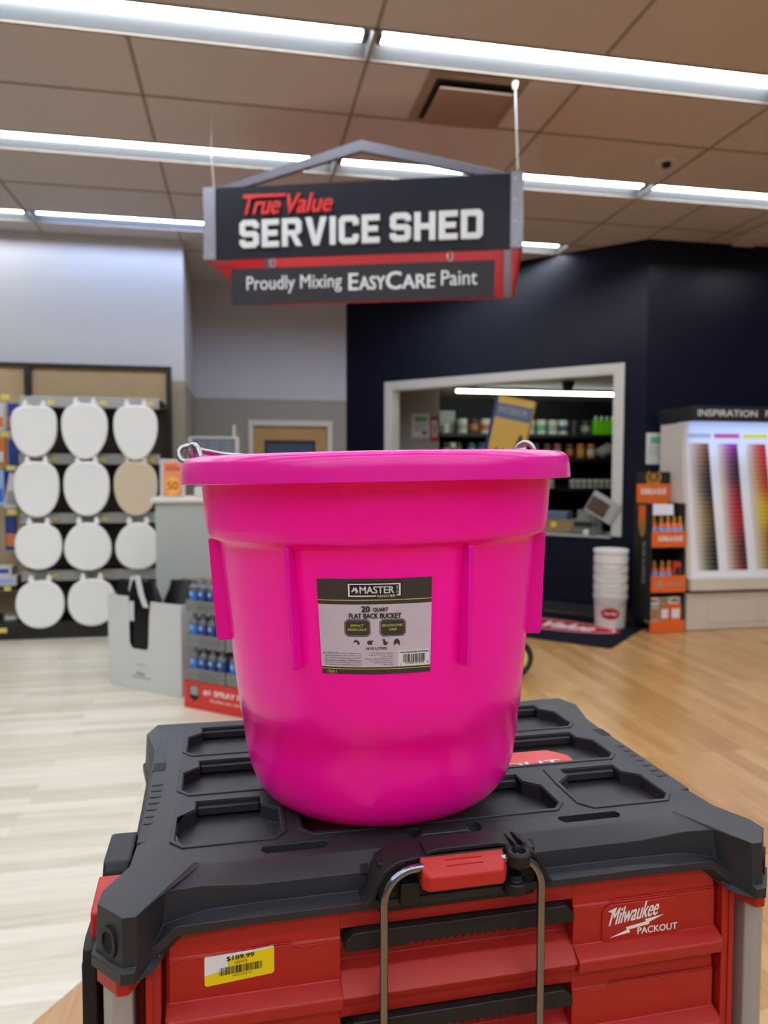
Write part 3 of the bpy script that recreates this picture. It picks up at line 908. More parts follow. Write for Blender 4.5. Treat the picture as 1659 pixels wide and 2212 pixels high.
# carrying handle on the left side
b = B()
b.prism([(0.058, 0.309), (0.060, 0.336), (0.104, 0.342), (0.108, 0.318), (0.10, 0.29), (0.064, 0.29)], -0.2885, -0.266, 'x')
sh = build(b, 'side_latch', 'tb_red2', t, bevel=0.002)
b = B(); b.prism([(0.118, 0.315), (0.118, 0.334), (0.124, 0.342), (0.178, 0.342), (0.185, 0.33), (0.185, 0.20), (0.118, 0.20)], -0.2885, -0.266, 'x')
build(b, 'side_handle', 'tb_black2', t, bevel=0.003)
b = B(); b.prism([(0.050, 0.314), (0.062, 0.318), (0.108, 0.316), (0.108, 0.06), (0.070, 0.06), (0.044, 0.21), (0.046, 0.30)], -0.2925, -0.282, 'x')
b.prism([(0.055, 0.30), (0.10, 0.30), (0.10, 0.20), (0.062, 0.22)], -0.2945, -0.2925, 'x')
build(b, 'side_handle', 'tb_black2', t, bevel=0.002)
# --- drawers
XA, XB, XL, XR = -0.2315, 0.2385, -0.0985, 0.1005
def drawer(zt, first):
    z = lambda q: zt + q
    b = B()
    solid = [(0.0375, 0.0), (0.0362, -0.0180), (0.0350, -0.0187), (0.0350, -0.0520), (0.0225, -0.0580), (0.0215, -0.0600), (0.0235, -0.0690), (0.0300, -0.0705), (0.0498, -0.0705), (0.0498, 0.0)]
    mid = [(0.0375, 0.0), (0.0365, -0.0115), (0.0365, -0.0120), (0.0480, -0.0125), (0.0488, -0.0450), (0.0335, -0.0530), (0.0240, -0.0612), (0.0285, -0.0690), (0.0320, -0.0705), (0.0498, -0.0705), (0.0498, 0.0)]
    def seg(prof, x0, x1, ch0=0, ch1=0):
        loops = []
        for x, ins in ((x0, ch0), (x0 + 0.003, 0), (x1 - 0.003, 0), (x1, ch1)):
            loops.append([(x, y + (ins if y < 0.049 else 0), z(q)) for y, q in prof])
        b.loft(loops)
    seg(solid, XA, XL, 0.003, 0.0)
    seg(mid, XL, XR)
    seg(solid, XR, XB, 0.0, 0.003)
    dr = build(b, 'drawer', 'tb_red', t, bevel=0.0014, smooth=40)
    # stepped face line beside the handle recess
    for (p) in ([(XA + 0.002, -0.0205), (-0.156, -0.0165), (-0.140, -0.0165), (-0.131, -0.0205), (XL - 0.001, -0.0205), (XL - 0.001, -0.0215), (-0.1315, -0.0215), (-0.1405, -0.0175), (-0.156, -0.0175), (XA + 0.002, -0.0215)],
                [(XR + 0.001, -0.0205), (0.128, -0.0205), (0.138, -0.0165), (XB - 0.003, -0.0165), (XB - 0.003, -0.0175), (0.1385, -0.0175), (0.1285, -0.0215), (XR + 0.001, -0.0215)]):
        b = B(); b.prism([(q[0], z(q[1])) for q in p], 0.0346, 0.0360, 'y')
        build(b, 'face_step', 'tb_red', dr, bevel=0.0003)
    # black pull grip
    b = B()
    hp = [(-0.0960, -0.0265), (-0.0945, -0.0275)]
    top = [(-0.0965, -0.0200), (-0.0885, -0.0125), (0.0905, -0.0125), (0.0985, -0.0200)]
    bot = [(0.0985, -0.0265), (0.0960, -0.0275)]
    n_ = 14
    sc = []
    for k in range(n_):
        x = 0.046 - k * 0.0066
        sc += [(x, -0.0275), (x - 0.0008, -0.0255), (x - 0.0030, -0.0255), (x - 0.0038, -0.0275)]
    b.prism([(q[0], z(q[1])) for q in top + bot + sc + [(-0.0930, -0.0275)] + [hp[0]]], 0.0290, 0.0480, 'y')
    build(b, 'grip', 'tb_black2', dr, bevel=0.0009)
    return dr
d1 = drawer(0.3255, True)
d2 = drawer(0.2525, False)
d3 = drawer(0.1795, False)
# badge on the top drawer
b = B(); b.prism(oct_(0.1265, 0.2035, 0.2705, 0.3055, 0.0065), 0.0335, 0.0352, 'y')
bg = build(b, 'badge', 'tb_red', d1, bevel=0.0006)
b = B(); f1 = XZ(0.03335)
b.text('Milwaukee', 0.1325, 0.2870, 0.046, 0.0145, f1, bold=0.02, shear=0.28)
for v in b.bm.verts: v.co.z += (v.co.x - 0.1325) * 0.10
b.flat([(0.1315, 0.3000), (0.1405, 0.3030), (0.1385, 0.2975)], f1)
b.flat(bolt(0.1330, 0.2765, 0.053, 0.0150), f1)
b.text('PACKOUT', 0.1600, 0.2765, 0.0385, 0.0060, f1, bold=0.035)
build(b, 'lettering', 'print_white', bg)
# price sticker on the top drawer
def sk(y):
    return lambda u, v, d: (-0.2030 + u * 0.0525, y - d * 0.1, 0.2825 + v * 0.0240 + u * (0.0040 - 0.0015 * v))
b = B()
fn = sk(0.0346)
b.mi = 1
def rr_(u0, u1, v0, v1, c=0.03): return [(u0 + c, v0), (u1 - c, v0), (u1, v0 + c * 2), (u1, v1), (u0, v1), (u0, v0 + c * 2)]
b.flat(rr_(0, 1, 0, 0.90), sk(0.0348))
b.mi = 0
b.flat([(0.0, 0.36), (0.33, 0.43), (0.33, 0.80), (0.64, 0.88), (1.0, 0.92), (0.98, 1.0), (0.7, 0.96), (0.33, 0.97), (0, 1.0)], fn)
b.mi = 2
fn = sk(0.0345)
b.text('$189.99', 0.31, 0.70, 0.40, 0.18, fn, bold=0.02)
b.text('142475', 0.42, 0.59, 0.19, 0.08, fn)
random.seed(3)
u = 0.21
while u < 0.82:
    w = random.choice((0.005, 0.008, 0.014))
    b.flat([(u, 0.27), (u + w, 0.27), (u + w, 0.53), (u, 0.53)], fn); u += w + random.choice((0.005, 0.008, 0.012))
b.text('045242753130', 0.40, 0.17, 0.27, 0.06, fn)
st = build(b, 'price_sticker', ['sticker_white', 'yellow', 'print_black'], d1)
st['label'] = 'white and yellow price sticker'
# plain stand that carries the chest
t = thing('display_stand', 'plain dark stand under the red tool chest, mostly below the frame', 'stand', (TB.x, TB.y, 0), R(1.4))
b = B(); b.box(-0.24, 0.246, 0.05, 0.41, 0.701, 0.726); build(b, 'top_board', 'tb_black2', t, bevel=0.003)
for x in (-0.22, 0.20):
    for y in (0.06, 0.37):
        b = B(); b.box(x, x + 0.03, y, y + 0.03, 0.003, 0.701); build(b, 'leg', 'tb_black2', t)

# ================================================================== PINK BUCKET
BK = Vector((0.1370, 0.7225, TB.z + ZT_ + 0.0025))
BKS = 0.931
bk = thing('bucket', 'hot pink plastic bucket standing on the tool chest lid', 'bucket', BK, rot=(0, R(-1.2), R(-10.3)))
bk.scale = (BKS, BKS, BKS)
HX = 0.0225
FLAT = R(193)
def rf(r, a):
    d_ = (a - FLAT + PI) % (2 * PI) - PI
    lim = 0.80 * r
    c_ = math.cos(d_)
    if c_ > 0 and lim / c_ < r: return lim / c_
    return r
prof = [(0.0005, 0.004 - HX), (0.100, 0.004 - HX), (0.108, 0.0005 - HX), (0.117, 0.002 - HX), (0.127, 0.009 - HX), (0.1345, 0.019 - HX), (0.1400, 0.034 - HX), (0.1430, 0.052 - HX), (0.1450, 0.040), (0.1472, 0.066), (0.1487, 0.0675),
        (0.1520, 0.10), (0.1562, 0.145), (0.1600, 0.19), (0.1652, 0.2405), (0.1662, 0.2440), (0.1744, 0.2478), (0.1762, 0.2510), (0.1780, 0.26), (0.1812, 0.301), (0.1835, 0.320), (0.1800, 0.3235), (0.1770, 0.320),
        (0.1720, 0.254), (0.1610, 0.244), (0.1530, 0.145), (0.1430, 0.060), (0.135, 0.015), (0.112, 0.010 - HX), (0.0005, 0.009 - HX)]
prof = [(r_, z + HX) for r_, z in prof]
b = B(); b.lathe(prof, 128, rf=rf)
body = build(b, 'body', 'pink', bk, smooth=50)
b = B()
b.lathe([(r_, z + HX) for r_, z in [(0.1815, 0.3012), (0.1998, 0.3006), (0.2008, 0.3014), (0.2004, 0.3120), (0.1992, 0.3195), (0.1975, 0.3232), (0.1940, 0.3258), (0.1890, 0.3268), (0.1810, 0.3262), (0.1765, 0.3230)]], 128, rf=rf)
build(b, 'rim', 'pink_rim', bk, smooth=50)
# ribs
for ph, ztop, zbot, wide in ((-79, 0.245, 0.140, 0), (-26.5, 0.245, 0.138, 0), (27.5, 0.245, 0.138, 0), (79, 0.245, 0.140, 0)):
    b = B(Matrix.Translation((0, 0, HX)) @ Matrix.Rotation(R(ph), 4, 'Z'))
    q = [(0.162, ztop), (0.1760, ztop), (0.1705, zbot + 0.004), (0.1690, zbot), (0.150, zbot), (0.150, zbot + 0.01)]
    b.prism([(-p[0], p[1]) for p in q], -0.0022, 0.0022, 'x')
    build(b, 'rib', 'pink', bk, bevel=0.0007)
# sticker on the body
rl = lambda z: (0.1520 + (z - 0.10) * (0.1640 - 0.1520) / 0.1275) + 0.0004
LX0, LW_, LZ0, LH = -0.0520, 0.0975, 0.1342, 0.0845
OFFZ = HX
def lab(layer):
    def fn(u, v, d):
        z = LZ0 + v * LH
        r_ = rl(z) + layer * 0.00012 + d
        a = (LX0 + u * LW_) / 0.158 + 0.0
        return (r_ * math.sin(a), -r_ * math.cos(a), z + OFFZ)
    return fn
def strip(b, u0, u1, v0, v1, layer, n=24):
    fn = lab(layer)
    lo = [b.v(fn(u0 + (u1 - u0) * i / n, v0, 0)) for i in range(n + 1)]
    hi = [b.v(fn(u0 + (u1 - u0) * i / n, v1, 0)) for i in range(n + 1)]
    for i in range(n): b.f([lo[i], lo[i + 1], hi[i + 1], hi[i]])
b = B()
b.mi = 0; strip(b, 0, 1, 0, 1, 1)
b.mi = 1; strip(b, 0, 1, 0.075, 0.735, 2)
b.mi = 2; strip(b, 0, 1, 0.775, 0.783, 2, 24); strip(b, 0, 1, 0.052, 0.059, 2, 24)
b.mi = 3; strip(b, 0.265, 0.735, 0.80, 0.965, 2)
b.mi = 4
for q in ((0.275, 0.725, 0.938, 0.950), (0.275, 0.29, 0.815, 0.938), (0.71, 0.725, 0.835, 0.938), (0.275, 0.515, 0.815, 0.829), (0.69, 0.725, 0.822, 0.836)): strip(b, q[0], q[1], q[2], q[3], 3, 8)
strip(b, 0.70, 0.985, 0.078, 0.245, 3, 10)
def octstrip(b, x0, x1, z0, z1, c, layer, n=16):
    fn = lab(layer)
    us = [x0 + (x1 - x0) * i / n for i in range(n + 1)]
    ins = [max(0.0, c * 1.2 * (1 - min(u - x0, x1 - u) / c)) for u in us]
    lo = [b.v(fn(u, z0 + q, 0)) for u, q in zip(us, ins)]
    hi = [b.v(fn(u, z1 - q, 0)) for u, q in zip(us, ins)]
    for i in range(n): b.f([lo[i], lo[i + 1], hi[i + 1], hi[i]])
for cxx in (0.345, 0.655):
    b.mi = 0; octstrip(b, cxx - 0.116, cxx + 0.116, 0.398, 0.582, 0.026, 2.4)
    b.mi = 5; octstrip(b, cxx - 0.111, cxx + 0.111, 0.404, 0.576, 0.024, 2.8)
    b.mi = 0; octstrip(b, cxx - 0.106, cxx + 0.106, 0.410, 0.570, 0.022, 3.2)
lbl = build(b, 'label_sticker', ['lab_dark', 'lab_grey', 'lab_lime', 'lab_black', 'sticker_white', 'pale_text'], bk)
b = B(); f4 = lab(4)
b.mi = 0
b.text('MASTER', 0.375, 0.848, 0.295, 0.075, f4, bold=0.035)
b.text('RANCHER', 0.525, 0.808, 0.155, 0.026, f4, bold=0.02)
def rot90(u0, v0):
    return lambda u, v, d: f4(u0 - v, v0 + u, d)
b.text('EST.1848', 0, 0, 0.075, 0.014, rot90(0.703, 0.85), bold=0.01)
horse = [(0.0, 0.30), (0.25, 0.62), (0.32, 0.90), (0.45, 0.80), (0.75, 0.85), (0.95, 0.45), (1.0, 0.2), (0.62, 0.0), (0.66, 0.34), (0.42, 0.42), (0.22, 0.22), (0.08, 0.18)]
b.flat([(0.303 + x * 0.06, 0.848 + y * 0.075) for x, y in horse], f4)
b.mi = 1
b.text('20', 0.385, 0.655, 0.075, 0.065, f4, bold=0.05)
b.text('QUART', 0.487, 0.655, 0.13, 0.047, f4, bold=0.03)
b.text('FLAT BACK BUCKET', 0.275, 0.59, 0.455, 0.053, f4, bold=0.035)
b.mi = 2
b.text('IMPACT', 0.287, 0.502, 0.116, 0.026, f4, bold=0.03); b.text('RESISTANT', 0.262, 0.46, 0.168, 0.026, f4, bold=0.03)
b.text('ERGONOMIC', 0.562, 0.502, 0.188, 0.026, f4, bold=0.03); b.text('GRIP', 0.62, 0.46, 0.07, 0.026, f4, bold=0.03)
b.text('175911', 0.055, 0.012, 0.085, 0.026, f4, bold=0.02)
b.mi = 3
cow = [(0.0, 0.55), (0.2, 0.75), (0.35, 0.7), (0.5, 0.95), (0.6, 0.72), (0.95, 0.85), (0.98, 0.62), (0.75, 0.5), (0.85, 0.2), (0.6, 0.05), (0.45, 0.2), (0.2, 0.1), (0.1, 0.35)]
hen = [(0.2, 1.0), (0.5, 0.98), (0.55, 0.7), (0.8, 0.45), (1.0, 0.6), (0.95, 0.3), (0.65, 0.0), (0.4, 0.05), (0.2, 0.35), (0.3, 0.65), (0.1, 0.75)]
barn = [(0.0, 0.0), (0.05, 0.6), (0.25, 0.9), (0.5, 1.0), (0.75, 0.9), (0.95, 0.6), (1.0, 0.0), (0.72, 0.0), (0.72, 0.25), (0.28, 0.25), (0.28, 0.0)]
hd = [(0.0, 0.55), (0.35, 0.95), (0.5, 0.85), (0.85, 0.7), (1.0, 0.35), (0.7, 0.0), (0.62, 0.4), (0.4, 0.6), (0.1, 0.45)]
for sh_, u in ((hd, 0.305), (cow, 0.425), (hen, 0.555), (barn, 0.66)):
    b.flat([(u + x * 0.058, 0.305 + y * 0.068) for x, y in sh_], f4)
b.text('18.93 LITERS', 0.415, 0.262, 0.185, 0.026, f4, bold=0.02)
lines = ['WARNING: This product can expose you to', 'chemicals including lead, which is known to the', 'State of California to cause, cancer, and DEHP,', 'which is known to the State of California to cause', 'birth defects to other reproductive harm. For more', 'information go to www.P65Warnings.ca.gov']
for i, s_ in enumerate(lines):
    b.text(s_, 0.035 if i else 0.045, 0.212 - i * 0.0245, 0.335 if i else 0.325, 0.019, f4)
b.flat([(0.020, 0.214), (0.040, 0.214), (0.030, 0.232)], f4)
l2 = ['Master Rancher is a registered', 'trademark of True Value Company', 'Chicago, IL 60631', 'Manufactured for and Distributed by True', 'Value Company Chicago, Illinois', '2018 True Value Company', 'Made in China']
w2 = [0.20, 0.22, 0.11, 0.25, 0.21, 0.175, 0.085]
for i, (s_, w) in enumerate(zip(l2, w2)):
    b.text(s_, 0.655 - w, 0.217 - i * 0.0205, w, 0.015, f4)
b.mi = 1
b.text('MR20QP/FSB-HTPINK', 0.715, 0.213, 0.265, 0.020, f4, bold=0.02)
random.seed(11)
u = 0.745
while u < 0.945:
    w = random.choice((0.003, 0.005, 0.008))
    b.flat([(u, 0.118), (u + w, 0.118), (u + w, 0.203), (u, 0.203)], f4); u += w + random.choice((0.003, 0.005, 0.007))
b.text('0', 0.712, 0.088, 0.012, 0.022, f4); b.text('52088', 0.765, 0.097, 0.08, 0.022, f4); b.text('00903', 0.855, 0.097, 0.08, 0.022, f4); b.text('1', 0.968, 0.097, 0.006, 0.022, f4)
build(b, 'lettering', ['letter_white', 'lab_black', 'lab_lime', 'lab_dark'], lbl)
# wire eyes in the rim and the bail
def pol(r, ph, z): return Vector((r * math.sin(R(ph)), -r * math.cos(R(ph)), z + HX))
for ph in (-84, 113):
    b = B(Matrix.Translation(pol(0.1890, ph, 0.3235)) @ Matrix.Rotation(R(ph + 40), 4, 'Z'))
    b.tube([(0.012 * math.cos(a), 0, 0.0175 * math.sin(a)) for a in [i * PI / 12 for i in range(-1, 14)]], 0.0030, 10)
    build(b, 'eye', 'steel', bk, smooth=60)
b = B()
e1 = pol(0.1890, -84, 0.333)
pts = []
for k in range(10):
    a = R(35 - k * 33)
    pts.append(e1 + Vector((-0.0085 + 0.0085 * math.cos(a), -0.004 + 0.0014 * k, -0.001 + 0.0085 * math.sin(a))))
pts.append(e1 + Vector((0.006, 0.012, 0.002)))
for k in range(1, 12):
    ph = -84 - k * (163 / 11)
    rr0 = rf(0.172, R(ph) % (2 * PI))
    pts.append(pol(rr0, ph, 0.3290 + 0.004 * max(0, 1 - k / 4)))
pts.append(pol(0.1890, 113, 0.333))
b.tube(pts, 0.0033, 10)
build(b, 'bail', 'steel', bk, smooth=60)

# ================================================================== TOILET SEAT RACK
t = thing('gondola_rack', 'black store shelving with pegboard top, hung with white toilet seats', 'shelving', (0, 0, 0))
b = B(); b.box(-3.10, -0.64, 6.62, 7.15, 0.0, 0.14); build(b, 'base_deck', 'rack_black', t, bevel=0.004)
for x0, x1 in ((-1.885, -1.835), (-0.675, -0.63), (-3.12, -3.08)):
    b = B(); b.box(x0, x1, 7.08, 7.15, 0.14, 2.375); build(b, 'upright', 'rack_black', t)
b = B(); b.box(-3.10, -0.63, 7.085, 7.13, 2.345, 2.375); build(b, 'top_rail', 'rack_black', t)
b = B(); b.box(-1.835, -0.675, 7.13, 7.145, 0.14, 2.345); build(b, 'pegboard', 'peg', t)
b = B(); b.box(-3.08, -1.885, 7.13, 7.145, 0.14, 2.345); build(b, 'pegboard', 'peg', t)
b = B(); b.box(-1.833, -0.677, 7.115, 7.129, 0.14, 1.98); build(b, 'back_panel', 'rack_brown', t)
tagx = {2.0: (-1.58, -1.16, -0.77), 1.52: (-1.57, -1.165, -0.765), 1.015: (-1.57, -1.165), 0.525: (-1.57, -1.165)}
for z in (2.0, 1.52, 1.015, 0.525):
    b = B(); b.box(-1.83, -0.685, 6.73, 7.112, z + 0.0, z + 0.03)
    s_ = build(b, 'shelf', 'rack_black', t)
    b = B(); b.box(-1.86 + (0.03 if z > 1.9 else 0.02), -0.70, 6.70, 6.729, z - 0.045, z + 0.045)
    build(b, 'price_channel', 'channel', s_, bevel=0.004)
    for x in tagx[z]:
        b = B(); b.box(x - 0.028, x + 0.028, 6.6975, 6.6995, z - 0.022, z + 0.016); build(b, 'price_tag', 'tag_yellow', s_)
# seats
def seat_out(w, h, pt, pb, n=40, cut=0.44):
    L = []
    for i in range(n):
        a = 2 * PI * i / n
        c_, s_ = math.cos(a), math.sin(a)
        if s_ >= 0:
            x = w / 2 * math.copysign(abs(c_) ** (2 / pt), c_); z = h * cut * abs(s_) ** (2 / pt)
        else:
            x = w / 2 * math.copysign(abs(c_) ** (2 / pb), c_); z = -h * (1 - cut) * abs(s_) ** (2 / pb)
        L.append((x, z))
    return L
def taper(L, k):
    zmin = min(p[1] for p in L); zmax = max(p[1] for p in L)
    return [(x * (1 - k * max(0, (p_ - 0.35)) ** 1.3), z) for x, z in L for p_ in ((zmax - z) / (zmax - zmin),)] if k > 0 else [(x * (1 - (-k) * max(0, 0.5 - (zmax - z) / (zmax - zmin)) ** 1.2), z) for x, z in L]
def toilet_seat(label, loc, w, h, pt, pb, cut, k, m, chip=False):
    t = thing('toilet_seat', label, 'toilet seat', loc, group='toilet seats hung on the shelving')
    o = taper(seat_out(w, h, pt, pb, 44, cut), k)
    zc_ = (max(p[1] for p in o) + min(p[1] for p in o)) / 2
    def sc(f, y): return [(x * f, y, zc_ + (z - zc_) * f) for x, z in o]
    b = B(); b.loft([sc(0.97, 0.0), sc(1.0, -0.006), sc(1.0, -0.014), sc(0.975, -0.021), sc(0.93, -0.024), sc(0.90, -0.0225), sc(0.5, -0.026), sc(0.05, -0.027)], True, True)
    build(b, 'lid', m, t, smooth=60)
    b = B()
    inner = [(x * 0.62, zc_ + (z - zc_) * 0.66) for x, z in o]
    b.loft([sc(0.985, 0.004), sc(0.985, 0.018), [(x, 0.020, z) for x, z in inner], [(x, 0.004, z) for x, z in inner], sc(0.985, 0.004)], False, False)
    build(b, 'seat_ring', m, t, smooth=50)
    zt_ = max(p[1] for p in o)
    for sx in (-0.07, 0.07):
        b = B(); b.box(sx - 0.02, sx + 0.02, -0.016, 0.108, zt_ - 0.012, zt_ + 0.022); b.cyl((sx, 0.0, zt_ + 0.015), (sx, 0.0, zt_ + 0.045), 0.013, 0.017, 12)
        build(b, 'hinge', m, t, bevel=0.004)
    return t
YS = 6.588
SEATS = [
 ('white elongated toilet seat, square-cornered, leftmost in the top row', -1.683, 1.742, 0.356, 0.422, 3.6, 2.1, 0.45, 0.10, 'seat_white'),
 ('white egg-shaped toilet seat, middle of the top row', -1.288, 1.748, 0.368, 0.468, 2.6, 2.0, 0.42, 0.10, 'seat_white'),
 ('white elongated toilet seat, rightmost in the top row', -0.880, 1.741, 0.359, 0.466, 2.8, 2.0, 0.40, 0.10, 'seat_white'),
 ('white elongated toilet seat, leftmost in the second row', -1.673, 1.264, 0.354, 0.463, 2.7, 2.1, 0.45, 0.02, 'seat_white'),
 ('white oval toilet seat, middle of the second row', -1.280, 1.269, 0.366, 0.457, 2.6, 2.1, 0.46, 0.04, 'seat_white'),
 ('bone coloured oval toilet seat, the only beige one', -0.885, 1.268, 0.356, 0.460, 2.6, 2.1, 0.46, 0.04, 'seat_bone'),
 ('white padded round toilet seat, leftmost in the third row', -1.668, 0.788, 0.370, 0.386, 2.5, 2.1, 0.5, 0.0, 'seat_white'),
 ('white round toilet seat with a narrow top, middle of the third row', -1.279, 0.782, 0.379, 0.405, 2.3, 2.2, 0.54, -0.28, 'seat_white'),
 ('white round toilet seat partly behind the grey counter', -0.875, 0.781, 0.369, 0.399, 2.3, 2.2, 0.54, -0.28, 'seat_white'),
 ('white round toilet seat, leftmost in the bottom row', -1.665, 0.303, 0.383, 0.404, 2.2, 2.1, 0.5, 0.0, 'seat_white'),
 ('white round toilet seat in the bottom row beside the cardboard bin', -1.255, 0.308, 0.385, 0.404, 2.4, 2.1, 0.5, 0.0, 'seat_white'),
]
for lb, x, z, w, h, pt, pb, cut, k, m in SEATS:
    o_mid = h * (cut - 0.5)
    toilet_seat(lb, (x, YS, z - o_mid), w, h, pt, pb, cut, k, m)
# packs hanging at the far left of the rack
def pack(label, x0, x1, z0, z1, mats, name='hanging_pack', y=6.80, tilt=0.0):
    t = thing(name, label, 'package', ((x0 + x1) / 2, y, z0), rot=(0, tilt, 0), group='packaged plumbing parts at the left of the shelving')
    w, h = x1 - x0, z1 - z0
    b = B(); b.box(-w / 2, w / 2, -0.012, 0.012, 0, h); build(b, 'card', mats[0], t, bevel=0.003)
    b = B(); b.box(-w * 0.38, w * 0.38, -0.022, -0.0125, h * 0.12, h * 0.5); build(b, 'blister', mats[1], t, bevel=0.006)
    b = B(); b.cyl((0, 0.013, h * 0.95), (0, 7.128 - y, h * 0.95), 0.003, n=6); build(b, 'peg_hook', 'steel', t)
pack('blue carded pack with a red edge beside the top left seat', -1.945, -1.84, 1.76, 1.99, ('pack_blue', 'pack_orange'))
pack('white and tan carded pack at the left frame edge, topmost', -2.09, -1.965, 1.76, 1.99, ('card_white', 'pack_orange'))
pack('blue carded pack in the second row of the packages', -1.945, -1.84, 1.46, 1.68, ('pack_blue', 'can_dkblue'))
pack('tan carded pack at the left frame edge, second row', -2.09, -1.965, 1.46, 1.70, ('pack_orange', 'card_white'))
pack('pale blue pack at the left frame edge beside the tilted leaflet', -2.09, -1.985, 1.12, 1.42, ('can_pale', 'can_blue'))
pack('white tilted leaflet with printed lines and a red top', -1.985, -1.885, 1.10, 1.40, ('card_white', 'pale_text'), 'leaflet', 6.77, R(10))
pack('narrow dark blue pack with an orange foot', -1.985, -1.895, 0.74, 1.03, ('can_dkblue', 'pack_orange'))
pack('dark blue pack behind the tilted leaflet', -2.00, -1.90, 1.16, 1.45, ('pack_blue', 'sale_red'), 'hanging_pack', 6.86)
def carton(name, label, x0, x1, y0, y1, z0, z1, m, m2=None, group=None, cat='box'):
    t = thing(name, label, cat, ((x0 + x1) / 2, (y0 + y1) / 2, z0), group=group)
    w, d_, h = (x1 - x0) / 2, (y1 - y0) / 2, z1 - z0
    b = B(); b.box(-w, w, -d_, d_, 0, h); build(b, 'box', m, t, bevel=0.003)
    if m2:
        b = B(); b.box(-w * 0.7, w * 0.7, -d_ - 0.001, -d_ + 0.0005, h * 0.25, h * 0.75); build(b, 'label_panel', m2, t)
    return t
b = B(); b.box(-3.05, -1.90, 6.74, 7.11, 0.405, 0.435); s_ = build(b, 'shelf', 'rack_black', t_rack := bpy.data.objects['gondola_rack'])
b = B(); b.box(-1.99, -1.935, 6.737, 6.739, 0.40, 0.436); build(b, 'price_tag', 'tag_yellow', s_)
carton('small_carton', 'white and blue carton stacked on a lower shelf at the left', -2.08, -1.94, 6.78, 6.95, 0.525, 0.60, 'card_white', 'pack_blue')
carton('small_carton', 'white and violet carton under the upper carton at the left', -2.08, -1.90, 6.77, 6.95, 0.436, 0.524, 'card_white', 'can_pale')
carton('small_carton', 'grey carton lying on the rack base at the left', -1.995, -1.88, 6.72, 6.85, 0.141, 0.20, 'card_grey', 'card_white')
for i, (x, z) in enumerate(((-1.94, 2.034), (-1.945, 1.723), (-1.908, 1.44), (-1.906, 1.07), (-1.975, 0.085))):
    if z > 0.3:
        b = B(); b.box(x - 0.035, x + 0.035, 6.715, 6.718, z - 0.02, z + 0.02); b.cyl((x, 6.718, z), (x, 7.125, z), 0.003, n=6); build(b, 'price_tag', 'tag_yellow', t_rack)
    else:
        b = B(); b.box(x - 0.035, x + 0.035, 6.6165, 6.619, z - 0.02, z + 0.02); build(b, 'price_tag', 'tag_yellow', t_rack)

# ================================================================== COUNTER, SALE SIGN, KIOSK SIGN
t = thing('service_counter', 'pale grey counter with an off-white top behind the bucket', 'counter', (0, 5.42, 0))
b = B(); b.box(-0.605, 0.55, 0.03, 0.62, 0.06, 1.187); build(b, 'cabinet', 'counter_grey', t, bevel=0.004)
b = B(); b.box(-0.585, 0.53, 0.06, 0.60, 0.0, 0.06); build(b, 'plinth', 'dark', t)
b = B(); b.box(-0.635, 0.58, 0.0, 0.65, 1.187, 1.225); build(b, 'countertop', 'counter_top', t, bevel=0.012, seg=3)
t = thing('sale_sign', 'orange and yellow sale flyer reading 50 in a clear counter holder', 'sign', (-0.485, 5.46, 1.226), R(4))
b = B(); b.box(-0.085, 0.085, 0, 0.004, 0.002, 0.275); b.box(-0.085, 0.085, -0.03, 0.06, 0.0, 0.003); build(b, 'holder', 'clear', t)
b = B(); b.box(-0.062, 0.066, -0.004, -0.001, 0.012, 0.255); fl = build(b, 'flyer', 'sale_orange', t)
b = B(); n_ = 14
b.flat([((0.055 if i % 2 else 0.045) * math.cos(i * PI / n_) + 0.002, (0.068 if i % 2 else 0.056) * math.sin(i * PI / n_) + 0.085) for i in range(2 * n_)], XZ(-0.0045)); build(b, 'starburst', 'sale_yellow', fl)
b = B(); b.text('50', -0.04, 0.055, 0.08, 0.062, XZ(-0.005), bold=0.05); b.box(-0.05, 0.055, -0.0052, -0.0046, 0.195, 0.212); b.box(-0.05, 0.03, -0.0052, -0.0046, 0.222, 0.232); build(b, 'lettering', 'sale_red', fl)
o = B(); o.box(-0.14, 0.14, -0.10, 0.10, 0.0, 0.075)
tag(build(o, 'paper_tray', 'card_white', bevel=0.006, loc=(-0.20, 5.62, 1.226)), 'low white tray on the grey counter beside the sale flyer', 'tray')
t = thing('notice_stand', 'white framed grey-blue notice on a pole behind the counter', 'sign', (-0.26, 7.2, 0))
b = B(); b.box(-0.235, 0.235, -0.012, 0.012, 1.55, 1.745); build(b, 'frame', 'trim_white', t, bevel=0.004)
b = B(); b.box(-0.195, 0.20, -0.015, -0.0125, 1.585, 1.728); sc_ = build(b, 'notice', 'screen', t)
b = B()
for i in range(3): 
    for x in (-0.16, -0.04, 0.08): b.box(x, x + 0.09, -0.0158, -0.0152, 1.612 + i * 0.036, 1.622 + i * 0.036)
build(b, 'text_line', 'pale_text', sc_)
b = B(); b.cyl((0.19, 0.02, 0.02), (0.19, 0.02, 1.86), 0.014, n=10); b.cyl((0.19, 0.02, 0.003), (0.19, 0.02, 0.02), 0.16, n=20); build(b, 'pole', 'trim_white', t)

